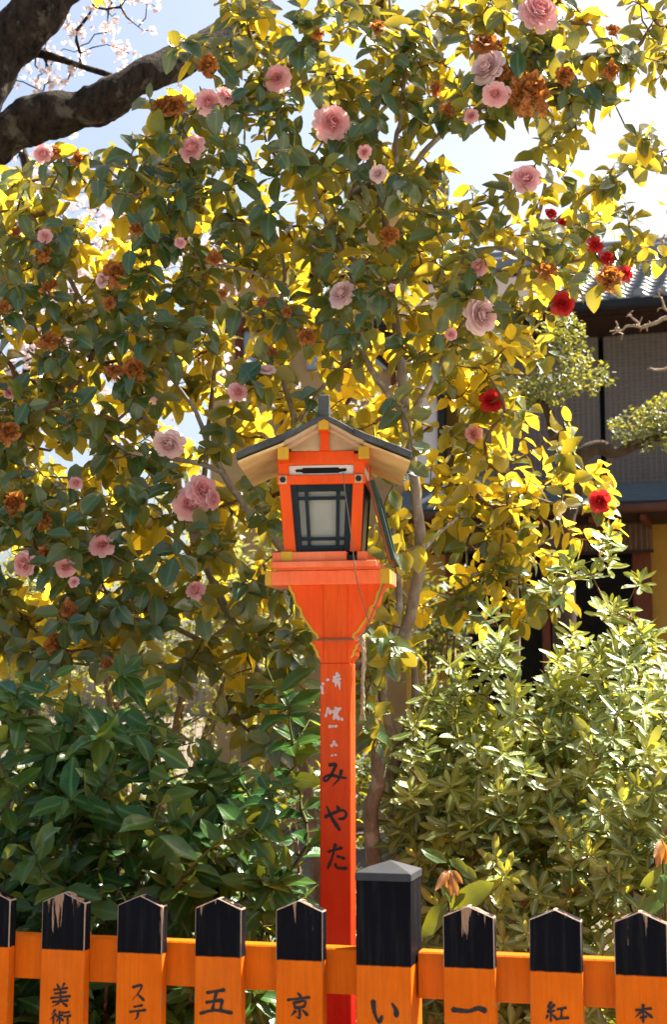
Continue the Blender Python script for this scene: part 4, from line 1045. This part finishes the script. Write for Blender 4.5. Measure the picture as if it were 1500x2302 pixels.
B_limbs = [
 ('trunk', [(735,2650,YB_),(715,2100,YB_),(690,1760,YB_),(640,1640,YB_),(575,1500,YB_),(522,1400,YB_),(490,1330,YB_-.02),(462,1270,YB_-.03),(440,1235,YB_-.04),(425,1170,YB_-.05),(400,1090,YB_-.08),(335,960,YB_-.12),(265,810,YB_-.15),(190,690,YB_-.18),(125,570,YB_-.2),(60,470,YB_-.2)], .019, .006),
 ('branch', [(440,1235,YB_-.04),(448,1180,YB_-.06),(455,1100,YB_-.06),(470,960,YB_-.05),(480,800,YB_-.08),(460,640,YB_-.12),(420,500,YB_-.15),(380,380,YB_-.18)], .012, .004),
 ('branch', [(437,1262,YB_-.04),(390,1205,YB_-.1),(330,1185,YB_-.16),(270,1192,YB_-.2),(180,1205,YB_-.22),(60,1195,YB_-.2)], .010, .004),
 ('branch', [(522,1400,YB_),(460,1440,YB_-.08),(380,1405,YB_-.12),(280,1392,YB_-.16),(180,1420,YB_-.2),(90,1460,YB_-.2)], .010, .004),
 ('branch', [(490,1330,YB_-.02),(560,1315,YB_-.15),(620,1290,YB_-.2)], .007, .004),
 ('branch', [(335,960,YB_-.12),(240,960,YB_-.25),(150,930,YB_-.3),(40,900,YB_-.3)], .009, .004),
 ('branch', [(265,810,YB_-.15),(330,700,YB_-.1),(340,560,YB_-.15),(300,440,YB_-.2),(220,360,YB_-.22)], .009, .004),
 ('branch', [(440,1560,YB_),(360,1490,YB_-.1),(260,1500,YB_-.15),(160,1490,YB_-.15)], .009, .004)]
YC = 5.0
C_limbs = [
 ('trunk', [(1165,2450,YC),(1160,1600,YC),(1157,1340,YC),(1150,1240,YC),(1143,1120,YC),(1132,1000,YC-.02),(1130,900,YC-.03),(1133,820,YC-.04),(1142,740,YC-.05),(1155,675,YC-.06),(1172,610,YC-.08),(1195,540,YC-.1),(1215,470,YC-.12),(1232,390,YC-.14),(1240,300,YC-.15),(1243,235,YC-.15)], .020, .004),
 ('trunk', [(1150,1300,YC+.1),(1132,1230,YC+.1),(1125,1160,YC+.1),(1100,1080,YC+.05),(1060,1000,YC),(1030,930,YC)], .014, .004),
 ('branch', [(1195,540,YC-.1),(1260,490,YC-.16),(1330,430,YC-.2),(1390,395,YC-.22),(1450,355,YC-.22),(1500,335,YC-.2)], .0075, .0025),
 ('branch', [(1165,640,YC-.07),(1240,600,YC-.15),(1330,580,YC-.22),(1410,560,YC-.25)], .0075, .003),
 ('branch', [(1143,1120,YC),(1200,1120,YC-.1),(1280,1140,YC-.18),(1350,1125,YC-.22)], .007, .003),
 ('branch', [(930,1262,4.4),(975,1210,4.5),(1010,1180,4.6),(1045,1150,4.7)], .008, .004),
 ('branch', [(1145,1180,YC),(1190,1230,YC-.1),(1240,1210,YC-.15)], .006, .003)]
A_limbs.append(C_limbs.pop(5))
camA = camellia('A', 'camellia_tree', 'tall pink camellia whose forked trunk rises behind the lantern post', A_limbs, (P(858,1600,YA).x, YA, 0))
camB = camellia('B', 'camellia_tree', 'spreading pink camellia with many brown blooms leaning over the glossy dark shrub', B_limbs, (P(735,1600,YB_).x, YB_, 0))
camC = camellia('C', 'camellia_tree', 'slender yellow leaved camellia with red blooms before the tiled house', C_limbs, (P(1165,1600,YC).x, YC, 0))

# ------------------------------------------------------------------ azalea bush
AZV = variants(AZ_ST, AZ_W, range(40, 46), (.1, .4), (-.05, .15))
AZL = leaf_mat('azalea_leaf', (.036, .095, .022), (.22, .255, .064), (.20, .24, .05), (.90, .88, .08), .36, .33, .5, 7, .5)
def dome_tips(n, cx, cy, rx, ry, ztop, pw=.30, zmin=.25, yb=0):
    out = []
    while len(out) < n:
        d = Vector(rng.normal(0, 1, 3)); d.normalize(); d.z = abs(d.z) if rng.random() < .85 else d.z
        k = (abs(d.x)**2.6+abs(d.y)**2.6+abs(d.z)**2.6)**(-1/2.6); r = rng.uniform(0, 1)**pw
        lump = 1+.07*math.sin(d.x*9+1)+.06*math.sin(d.z*8+d.x*5)
        p = Vector((cx+d.x*k*r*rx*lump, cy+d.y*k*r*ry*lump, max(zmin, .35+d.z*k*r*(ztop-.35)*lump)))
        if d.y > .35 and rng.random() < .6: continue
        out.append((p, d))
    return out
az = thing('azalea_bush', 'broad azalea bush of pale narrow leaf rosettes with pink buds', 'bush', (P(1330,1600,4.55).x, 4.55, 0))
ac = az.location
dt = dome_tips(1650, ac.x+.02, 4.55, .70, .62, 1.68, .21)+dome_tips(380, P(1075,1600,4.4).x, 4.4, .30, .42, P(1075,1475,4.4).z, .25)
for x, y, Y in ((1371,1205,4.4),(1372,1235,4.4),(1371,1265,4.4),(1283,1262,4.4),(1283,1280,4.4),(1440,1300,4.4),(1330,1290,4.4),(1240,1310,4.4),(1010,1490,4.2),(960,1560,4.15),(940,1620,4.1),(930,1700,4.1),(925,1780,4.1),(960,1680,4.05)):
    dt.append((P(x, y, Y), Vector((0, -.4, 1))))
sk = Skeleton()
for i in range(9):
    a = i*.7; b0 = Vector((ac.x+.08*math.cos(a), ac.y+.06*math.sin(a), -.03)); b1 = Vector((ac.x+.32*math.cos(a), ac.y+.25*math.sin(a), .95+.2*math.sin(i)))
    c, rr = sk.limb([b0, b0.lerp(b1, .5)+Vector((.05*math.sin(i*2), .05, 0)), b1], .013, .006, par=-1)
    MB().tube([p-ac for p in c], rr, 7).build('stem', M['bark_twig'], az, smooth=True)
tw = sk.grow([tuple(p) for p, d in dt], sag=0)
twig_mesh(sk, tw, M['bark_twig'], az, .0015, 4, rmax=.0045)
lv = Leaves(AZV, AZL)
bud_mat = petal_mat('azalea_bud', (.42, .10, .13), (.52, .34, .16), (.6, .3, .2), .15)
bv = flower_mesh('flower_bud', bud_mat, [(4,4,1.0,.5,.5),(5,12,.85,.6,.45)], 3, .02, .05)
nb = 0
dirs = {tuple(round(c, 4) for c in p): d for p, d in dt}
for j, pts, e in tw:
    tip = pts[-1]; dd = dirs.get(tuple(round(c, 4) for c in tip), Vector((0, 0, 1)))
    ax = (Vector((dd.x*.7, dd.y*.7-.55, abs(dd.z)*.6+.55))+Vector(rng.normal(0, .18, 3))).normalized()
    u = ax.orthogonal().normalized(); v = ax.cross(u); ph = random.uniform(0, 6); n = random.choice((10, 11, 12)); tint0 = random.uniform(.1, .8)
    for i in range(n):
        a = ph+i*2.399; el = .05+1.0*(1-i/n)**1.7; rad = u*math.cos(a)+v*math.sin(a)
        ld = (rad*math.cos(el)+ax*math.sin(el)); ln = random.uniform(.052, .080)*(.65 if i < 3 else 1)
        if i >= 3 and i == 3: ln *= 1.05
        ld = (ld+Vector((0, 0, random.uniform(-.2, .1)))).normalized()
        lv.add(tip-ax*(.003*i), ld, ax+Vector(rng.normal(0, .25, 3)), ln, min(.92, max(0, random.gauss(tint0, .15))))
    if tip.y < ac.y and random.random() < .16 and nb < 90:
        o = link('flower_bud', bv, az, tip+ax*.004-ac); o.rotation_euler = ax.to_track_quat('Z', 'Y').to_euler(); s_ = random.uniform(.010, .018); o.scale = (s_, s_, s_*1.3); nb += 1
ALL.append((lv, az))

# ------------------------------------------------------------------ glossy dark shrub at the left
SHV = variants(BIG_ST, BIG_W, range(60, 68), (.12, .45), (.05, .28))
SHL = leaf_mat('glossy_shrub_leaf', (.012, .058, .012), (.040, .098, .016), (.10, .13, .03), (.55, .56, .04), .26, .28, .5, 11, .30)
shb = thing('broadleaf_shrub', 'dense shrub of large glossy dark green leaves behind the pickets', 'shrub', (P(255,1600,3.85).x, 3.85, 0))
s0 = shb.location
dt = dome_tips(640, s0.x-.02, 3.86, .52, .40, 1.53, .40, .35)
for x, y, Y in ((600,1950,3.5),(615,2000,3.48),(580,2030,3.5),(590,1740,3.5),(620,1840,3.52),(455,1610,3.5),(185,1670,3.5),(50,1540,3.6),(120,1520,3.6),(60,1600,3.6),(540,1880,3.5),(640,1560,3.7),(650,1620,3.7),(600,1500,3.75),
                (480,1900,3.48),(330,1880,3.48),(230,1990,3.46),(420,1960,3.46),(90,1950,3.47),(40,1900,3.47),(340,1760,3.5),(150,1800,3.5),(260,1620,3.5),(665,1720,3.75),(690,1850,3.75),(660,1950,3.7),(690,2020,3.7),(640,1900,3.6),(15,1600,3.6),(-10,1680,3.6),(25,1560,3.65),(40,1640,3.6),(675,1780,3.8),(650,2060,3.6),(10,1750,3.55),(695,1620,3.85)): dt.append((P(x, y, Y), Vector((0, -.5, .6))))
sk = Skeleton()
for i in range(8):
    a = i*.8; b0 = Vector((s0.x+.1*math.cos(a), s0.y+.06*math.sin(a), -.03)); b1 = Vector((s0.x+.33*math.cos(a), s0.y+.2*math.sin(a), .9+.2*math.sin(i)))
    c, rr = sk.limb([b0, b0.lerp(b1, .5)+Vector((.04*math.sin(i*2), -.03, 0)), b1], .011, .005, par=-1)
    MB().tube([p-s0 for p in c], rr, 7).build('stem', M['bark_twig'], shb, smooth=True)
tw = sk.grow([tuple(p) for p, d in dt], sag=0); M['green_twig'] = bark_mat('green_twig', (.10, .11, .035), (.07, .06, .02), 50)
twig_mesh(sk, tw, M['green_twig'], shb, .0022, 5)
lv = Leaves(SHV, SHL)
for j, pts, e in tw:
    tip = pts[-1]; ax = ((pts[-1]-pts[-2]).normalized()+Vector((0, -.2, .5))).normalized(); u = ax.orthogonal().normalized(); v = ax.cross(u); ph = random.uniform(0, 6); t0 = random.uniform(.0, .7)
    for i in range(random.choice((6, 7, 8))):
        a = ph+i*2.399; k = max(1, len(pts)-1-i//2); p = pts[k].lerp(pts[k-1], .5*(i % 2)); rad = u*math.cos(a)+v*math.sin(a)
        ld = (rad+ax*random.uniform(.1, .7)*(1.6 if i < 2 else 1)+Vector((0, 0, random.uniform(-.4, .05)))).normalized()
        ln = random.uniform(.066, .112)*(.6 if i < 2 else 1)
        nr = Vector((random.gauss(0, .35), random.gauss(-.65, .3), random.gauss(.75, .25)))
        lv.add(p, ld, nr, ln, min(.9, max(0, random.gauss(t0, .15))) if i else min(.9, random.uniform(.4, .9)))
ALL.append((lv, shb))

# ------------------------------------------------------------------ cherry tree: boughs, twigs, blossom
def blossom_mesh(seed, mat, n=5):
    r = random.Random(seed); V, Fc, T = [], [], []
    for i in range(n):
        a = 2*math.pi*i/n+r.uniform(-.1, .1); t = R(r.uniform(55, 80))
        out = Vector((math.cos(a)*math.sin(t), math.sin(a)*math.sin(t), math.cos(t))); side = Vector((-math.sin(a), math.cos(a), 0))
        o = len(V); up = out.cross(side)
        for u, w_ in ((.05, .08), (.6, .42), (1.0, .22)):
            for k in (-1, 1): V.append(out*u+side*(w_*k)+up*(.12*u*u)); T.append(min(1, u*.9+r.uniform(0, .1)))
        Fc += [(o, o+1, o+3, o+2), (o+2, o+3, o+5, o+4)]
    return np.array([tuple(v) for v in V]), Fc, np.array(T)
WHITEB = petal_mat('cherry_petals', (.74, .40, .42), (.86, .78, .77), (.90, .80, .78), .4)
BLV = [(lambda b: (b[0], b[1], np.zeros((len(b[0]), 2)), b[2]))(blossom_mesh(s_, WHITEB)) for s_ in (1, 2, 3)]
BLM = [setup_mesh('blossom', *b, WHITEB) for b in BLV]
def blossom_mass(name, pts, size, root):
    VV, FF, UU, TT = [], [], [], []; o = 0
    for p in pts:
        V, Fc, U, T = random.choice(BLV); q = np.array(Vector(rng.normal(0, 1, 3)).normalized().to_track_quat('Z', 'Y').to_matrix())
        VV.append(V @ q.T*size*random.uniform(.8, 1.2)+np.array(p)-np.array(root.location)); FF.append(np.array(Fc)+o); UU.append(U); TT.append(T); o += len(V)
    me = setup_mesh(name, np.concatenate(VV), np.concatenate(FF), np.concatenate(UU), np.concatenate(TT), WHITEB); return tag(link(name, me, root), kind='stuff')
def rough_tube(pts, r0, r1, seed, sides=18, n=10, amp=.10):
    """knobbly limb: ring radii and directions wander"""
    c = catmull(pts, n); mb = MB(); r = random.Random(seed); rad = []
    for i in range(len(c)):
        t = i/(len(c)-1); rad.append((r0+(r1-r0)*t)*(1+amp*math.sin(i*.33+seed)+amp*.5*math.sin(i*.71+seed*2)+r.uniform(-.012, .012)))
    mb.tube(c, rad, sides)
    for k in range(len(mb.v)):
        v = Vector(mb.v[k]); i = k//sides; d = (v-c[min(i, len(c)-1)])
        mb.v[k] = tuple(v+d*(.07*math.sin(k % sides*1.05+i*.16+seed)+.04*math.sin(k % sides*2.1-i*.3)+r.uniform(-.025, .025)))
    return mb
YCH = 5.7
ch = thing('cherry_tree', 'old cherry tree with thick black boughs and sparse white blossom', 'tree', (P(-330,1600,YCH+.1).x, YCH+.1, 0))
o_ = ch.location
def rel(mb):
    mb.v = [tuple(Vector(v)-o_) for v in mb.v]; return mb
rel(rough_tube([Vector((o_.x, o_.y, -.1)), Vector((o_.x+.03, o_.y, 1.2)), P(-310,900,YCH+.1), P(-240,560,YCH+.05), P(-150,400,YCH)], .24, .17, 1)).build('trunk', M['bark_cherry'], ch, smooth=True)
rel(rough_tube([P(-220,470,YCH), P(-100,370,YCH), P(10,300,YCH), P(90,265,YCH-.02), P(180,250,YCH-.03), P(240,225,YCH-.04), P(310,175,YCH-.02), P(400,140,YCH+.1), P(480,90,YCH+.25), P(600,20,YCH+.4)], .112, .055, 4)).build('bough', M['bark_cherry'], ch, smooth=True)
rel(rough_tube([P(-190,470,YCH), P(-110,330,YCH+.02), P(-45,190,YCH+.05), P(20,100,YCH+.08), P(90,25,YCH+.1), P(170,-60,YCH+.12), P(300,-220,YCH+.15)], .125, .09, 2)).build('bough', M['bark_cherry'], ch, smooth=True)
rel(rough_tube([P(-70,290,YCH+.02), P(-20,225,YCH+.02), P(-5,180,YCH+.02), P(-12,120,YCH+.05)], .05, .05, 5, 10)).build('branch', M['bark_cherry'], ch, smooth=True)
rel(rough_tube([P(40,135,YCH+.15), P(70,118,YCH+.2), P(130,132,YCH+.22), P(190,152,YCH+.22), P(250,170,YCH+.2)], .022, .012, 6, 9, 6)).build('branch', M['bark_cherry'], ch, smooth=True)
rel(rough_tube([P(-10,260,YCH+.1), P(30,150,YCH+.3), P(80,118,YCH+.3)], .012, .010, 7, 8, 6)).build('branch', M['bark_cherry'], ch, smooth=True)
sk = Skeleton()
for pts in ([(70,118,YCH+.2),(130,132,YCH+.22),(190,152,YCH+.22),(250,170,YCH+.2)], [(230,230,YCH),(300,180,YCH),(400,140,YCH+.1)], [(20,100,YCH+.1),(90,25,YCH+.1),(170,-60,YCH+.1)]): sk.limb([P(*p) for p in pts], .01, .01)
tp = [P(rng.uniform(70, 420), rng.uniform(-60, 215), YCH+rng.uniform(.1, .7)) for _ in range(42)]+[P(x, y, YCH+.3) for x, y in ((30,180),(95,205),(150,185),(55,150),(110,120),(180,120),(260,30),(200,20),(290,120),(310,60),(330,10),(240,100),(100,190),(20,190))]
tw = sk.grow([tuple(p) for p in tp], sag=-.05); twig_mesh(sk, tw, M['bark_cherry'], ch, .0022, 5, rmax=.008)
cl = [pts[-1] for _, pts, _ in tw]; cl += [pts[len(pts)//2] for _, pts, _ in tw if random.random() < .5]
nbl = 0
for c in cl:
    x, y = px_of(c); dens = 9 if (150 < x < 320 and 60 < y < 190) else 4
    for _ in range(random.randint(2, dens)):
        if nbl >= 300: break
        nbl += 1; v = Vector(rng.normal(0, 1, 3)).normalized(); o = link('blossom', random.choice(BLM), ch, c+v*random.uniform(.01, .045)-o_)
        o.rotation_euler = v.to_track_quat('Z', 'Y').to_euler(); s_ = random.uniform(.015, .020); o.scale = (s_,)*3

# a second cherry farther back, in full white blossom
YF2 = 11.0
fc = thing('cherry_tree', 'distant cherry tree in full white blossom behind the left camellia', 'tree', (P(60,1600,YF2).x, YF2, 0))
f0 = fc.location
def far_limb(nm, pts, r0, r1, sd):
    mb = rough_tube(pts, r0, r1, sd, 10, 6); mb.v = [tuple(Vector(v)-f0) for v in mb.v]; mb.build(nm, M['bark_cherry'], fc, smooth=True)
far_limb('trunk', [Vector((f0.x, f0.y, -.1)), P(70,1300,YF2), P(50,1000,YF2), P(90,800,YF2)], .16, .10, 3)
sk = Skeleton(); sk.limb([P(50,1000,YF2), P(90,800,YF2)], .1, .1)
for pts in ([P(90,800,YF2), P(200,650,YF2), P(330,560,YF2), P(450,420,YF2)], [P(80,830,YF2), P(0,600,YF2), P(60,420,YF2), P(40,300,YF2)], [P(60,900,YF2), P(-120,700,YF2), P(-200,500,YF2)], [P(70,880,YF2), P(220,800,YF2), P(380,740,YF2)]):
    far_limb('bough', pts, .07, .03, random.randint(1, 9)); sk.limb(pts, .05, .03)
tp = []
for _ in range(330):
    x, y = rng.normal(120, 190), rng.normal(640, 190)
    if y > 1000 or y < 270: continue
    tp.append(P(x, y, YF2+rng.normal(0, .6)))
tw = sk.grow([tuple(p) for p in tp], .2); twig_mesh(sk, tw, M['bark_cherry'], fc, .004, 4, rmax=.02)
pts_ = []
for _, pts, _ in tw:
    for p in pts[1:]:
        for _ in range(7): pts_.append(p+Vector(rng.normal(0, .07, 3)))
blossom_mass('blossom_mass', pts_, .027, fc)

# ------------------------------------------------------------------ background planting
SMV = variants(SM_ST, SM_W, range(80, 85), (.1, .5), (.0, .2))
def leaf_cloud(root, mat, samples, lmin, lmax, nrm=(0, -.3, .8), spread=.5, tint=(.1, .8), var=SMV, reg=True):
    lv = Leaves(var, mat)
    for p in samples:
        d = Vector(rng.normal(0, 1, 3)); d.z *= .6
        lv.add(Vector(p), d, Vector(nrm)+Vector(rng.normal(0, spread, 3)), random.uniform(lmin, lmax), random.uniform(*tint))
    if reg: ALL.append((lv, root))
    else: emit(lv, root, set())
    return lv
HEDGE = leaf_mat('hedge_leaf', (.020, .048, .018), (.050, .085, .022), (.09, .11, .03), (.45, .42, .03), .4, .35, .2, 5)
YG = leaf_mat('pale_willow_leaf', (.16, .19, .045), (.26, .27, .07), (.26, .26, .08), (.70, .66, .12), .45, .45, .2, 4)
NIW = leaf_mat('holly_leaf', (.040, .075, .022), (.10, .13, .030), (.12, .14, .04), (.55, .52, .05), .35, .35, .2, 4)
# clipped hedge behind the shrubs
def hedge(label, x0, x1, y0, y1, h, n, name='hedge'):
    r_ = thing(name, label, 'hedge', ((x0+x1)/2, (y0+y1)/2, 0)); S = []; st = MB()
    for _ in range(n):
        x, y, z = rng.uniform(x0, x1), rng.uniform(y0, y1), rng.uniform(.02, h)
        k = rng.integers(0, 3)
        if k == 0: y = y0+abs(rng.normal(0, .06))
        elif k == 1: z = h-abs(rng.normal(0, .06))
        S.append((x+.03*math.sin(z*9), y, z*(1+.05*math.sin(x*5))))
    leaf_cloud(r_, HEDGE, S, .035, .06)
    for i in range(int((x1-x0)/.22)):
        x = x0+.1+i*.22; b = Vector((x, (y0+y1)/2, 0))-r_.location
        MB().tube([b+Vector((0, 0, -.05)), b+Vector((.03*math.sin(i), 0, h*.5)), b+Vector((.05*math.sin(i*2), .03, h*.9))], [.014, .010, .004], 6).build('stem', M['bark_twig'], r_, smooth=True)
    return r_
hedge('dark clipped hedge in shade behind the glossy shrub', -2.0, .30, 5.35, 5.85, 1.28, 5200)
hedge('low dark hedge under the house behind the azalea', .35, 2.4, 6.2, 6.7, 1.30, 4200)
# pale weeping shrub, sunlit, behind the left camellia
ws = thing('weeping_shrub', 'sunlit pale yellow green weeping shrub behind the left camellia', 'shrub', (P(330,1600,8.0).x, 8.0, 0))
w0 = ws.location; S = []; sk = Skeleton()
for i in range(6):
    a = i*1.05; top = Vector((w0.x+.75*math.cos(a), w0.y+.35*math.sin(a), 2.35+.2*math.sin(i*2)))
    c, rr = sk.limb([Vector((w0.x+.05*math.cos(a), w0.y, -.05)), Vector((w0.x+.3*math.cos(a), w0.y+.15*math.sin(a), 1.3)), top], .025, .010); MB().tube([p-w0 for p in c], rr, 7).build('stem', M['bark_twig'], ws, smooth=True)
mb = MB()
for i in range(250):
    x = rng.uniform(P(-60,1200,8).x, P(660,1200,8).x); y = 8+rng.normal(0, .3); zt_ = rng.uniform(1.9, 2.85)-.12*abs(x-w0.x); a = rng.uniform(0, 6.28); ln = rng.uniform(.5, 1.2)
    c = [Vector((x+.22*t*math.cos(a), y+.22*t*math.sin(a), zt_-ln*t**1.5)) for t in np.linspace(0, 1, 8)]
    mb.tube([p-w0 for p in c], .0014, 3, cap=False)
    for t in range(26):
        u = rng.uniform(0, 6.99); k = int(u); S.append(tuple(c[k].lerp(c[k+1], u-k)+Vector(rng.normal(0, .015, 3))))
tag(mb.build('strands', M['green_twig'], ws), kind='stuff')
leaf_cloud(ws, YG, S, .035, .06, (0, -.2, .9), .5)
# dark nandina by the house corner
nd = thing('nandina_shrub', 'small dark nandina shrub at the corner of the timber house', 'shrub', (P(975,1600,8.6).x, 8.6, 0)); S = []
for i in range(9):
    x = rng.uniform(925, 1035); t = rng.uniform(1290, 1400); p = P(x, t, 8.6+rng.normal(0, .12)); b = Vector((nd.location.x+rng.normal(0, .05), 8.6, -.03))
    c = catmull([b, b.lerp(p, .6)+Vector((0, 0, .1)), p], 6); MB().tube([q-nd.location for q in c], .006, 5).build('stem', M['bark_twig'], nd, smooth=True)
    for _ in range(75): S.append(c[-1-int(abs(rng.normal(0, 2.5))) % 9]+Vector(rng.normal(0, .09, 3)))
leaf_cloud(nd, HEDGE, S, .04, .075)
# cloud-pruned garden tree in front of the blinds
YN = 8.2
nw = thing('cloud_pruned_tree', 'cloud pruned garden tree with clipped leaf pads before the blinds', 'tree', (P(1275,1600,YN).x, YN, 0)); n0 = nw.location
def nl(nm, pts, r0, r1, sd):
    mb = rough_tube([P(*p) for p in pts], r0, r1, sd, 10, 7); mb.v = [tuple(Vector(v)-n0) for v in mb.v]; mb.build(nm, M['bark_pine'], nw, smooth=True)
nl('trunk', [(1275,2180,YN),(1280,1700,YN),(1270,1400,YN),(1268,1200,YN),(1292,1110,YN),(1295,1060,YN)], .075, .05, 3)
nl('branch', [(1290,1080,YN),(1305,1030,YN),(1345,1005,YN),(1385,1018,YN-.02),(1430,1000,YN-.03),(1500,975,YN-.05)], .052, .025, 4)
nl('branch', [(1285,1080,YN),(1250,980,YN),(1230,920,YN),(1180,890,YN),(1100,880,YN),(1040,860,YN)], .035, .015, 5)
ALLP = []
for (x, y, ax_, ay_) in ((1235,868,75,48),(1320,850,70,34),(1165,890,70,36),(1075,820,75,48),(1030,770,60,40),(1000,850,50,40),(1440,962,72,52),(1500,925,60,45),(1545,980,70,50),(1290,800,45,30),(1110,930,60,35),(1265,745,55,45)):
    n_ = int(ax_*ay_*.16); S = []
    for _ in range(n_):
        d = Vector(rng.normal(0, 1, 3)); d.normalize(); r_ = rng.uniform(0, 1)**.35
        ALLP.append(P(x+d.x*ax_*r_, y-d.z*ay_*r_+8*math.sin(d.x*7), YN+d.y*.22*r_-.03))
leaf_cloud(nw, NIW, ALLP, .024, .040, (0, -.3, .9), .45)
# bare budding branch reaching in from the right
YP = 7.0
bb = thing('bare_tree', 'bare tree with pale budding twigs reaching in front of the blinds', 'tree', (P(1720,1600,YP).x, YP, 0)); b0 = bb.location
M['pale_bark'] = bark_mat('pale_bark', (.40, .30, .22), (.26, .19, .13), 40)
def bl(nm, pts, r0, r1):
    c = gnarl(catmull([P(*p) for p in pts], 7), .006, len(pts)); MB().tube([p-b0 for p in c], [r0+(r1-r0)*i/(len(c)-1) for i in range(len(c))], 7).build(nm, M['pale_bark'], bb, smooth=True); return c
tr_ = bl('trunk', [(1720,2400,YP),(1715,1600,YP),(1700,1000,YP),(1660,780,YP),(1640,600,YP)], .05, .02)
sk = Skeleton()
for pts in ([(1660,780,YP),(1580,700,YP),(1500,715,YP),(1450,735,YP),(1415,733,YP),(1380,752,YP)], [(1690,900,YP),(1600,850,YP),(1530,825,YP),(1480,832,YP),(1458,828,YP)], [(1640,620,YP),(1560,640,YP),(1510,700,YP),(1485,668,YP)], [(1645,640,YP),(1580,560,YP),(1500,570,YP),(1490,540,YP)]):
    bl('branch', pts, .016, .004); sk.limb([P(*p) for p in pts], .01, .005)
tp = [P(x, y, YP+rng.normal(0, .05)) for x, y in ((1372,745),(1385,722),(1392,740),(1410,712),(1425,700),(1432,722),(1445,712),(1460,722),(1440,745),(1398,765),(1420,712),(1430,728),(1456,745),(1480,700),(1490,692),(1470,668),(1495,645),(1482,545),(1500,530),(1465,822))]
tw = sk.grow([tuple(p) for p in tp], .02, sag=-.1); twig_mesh(sk, tw, M['pale_bark'], bb, .0035, 5)
# young plants just behind the fence
BRZ = leaf_mat('bronze_leaf', (.22, .10, .035), (.34, .17, .05), (.30, .15, .05), (.70, .34, .06), .35, .4, .5, 12)
def young(label, stem, green, bronze):
    r_ = thing('young_plant', label, 'plant', (P(*stem[0]).x, stem[0][2], 0), 'young plants behind the fence'); q0 = r_.location
    c = catmull([Vector((q0.x, q0.y, -.03))]+[P(*p) for p in stem], 6); MB().tube([p-q0 for p in c], [.004-.0022*i/len(c) for i in range(len(c))], 6).build('stem', M['green_twig'], r_, smooth=True)
    for lst, mat in ((green, SHL), (bronze, BRZ)):
        V, Fc, U = SHV[2]; me = setup_mesh('leaf', V, Fc, U, np.full(len(V), .6), mat)
        for (x, y, x2, y2) in lst:
            a, b = P(x, y, stem[-1][2]), P(x2, y2, stem[-1][2]-random.uniform(-.02, .05)); d = b-a; L_ = d.length; d.normalize()
            n_ = Vector((random.uniform(-.3, .3), -1, .5)); n_ = (n_-d*n_.dot(d)).normalized(); yv = n_.cross(d)
            o = link('leaf', me, r_); wv = L_*(.62 if mat is BRZ else 1.0)
            o.matrix_basis = Matrix.Translation(-q0) @ Matrix(((d.x*L_, yv.x*wv, n_.x*L_, a.x), (d.y*L_, yv.y*wv, n_.y*L_, a.y), (d.z*L_, yv.z*wv, n_.z*L_, a.z), (0, 0, 0, 1)))
young('young plant with drooping bronze leaves beside the capped post', [(1010,2200,3.3),(1012,2080,3.3),(1008,1985,3.3),(1010,1945,3.3)],
      [(1008,2030,945,2105),(1020,2045,1110,1985),(1010,2040,1045,2010),(1020,2030,995,1990),(1005,1940,950,1905),(1030,1950,1075,1975),(1012,1930,1050,1960)],
      [(1010,1955,978,2000),(1012,1958,995,2012),(1012,1958,1018,2020),(1014,1955,1040,1985),(1012,1955,1028,2012)])
young('young plant with dark reddish leaves by the end picket', [(1500,2250,3.25),(1498,2060,3.25),(1492,1950,3.25),(1488,1890,3.25)],
      [(1494,1960,1438,1990),(1496,1960,1490,2030),(1494,1940,1540,1990),(1496,2010,1440,2050)],
      [(1490,1885,1478,1950),(1490,1885,1492,1950),(1488,1885,1500,1945),(1488,1888,1472,1925)])

# ------------------------------------------------------------------ leaves last: largest in view as parts, the rest as one mass
rank_and_link()
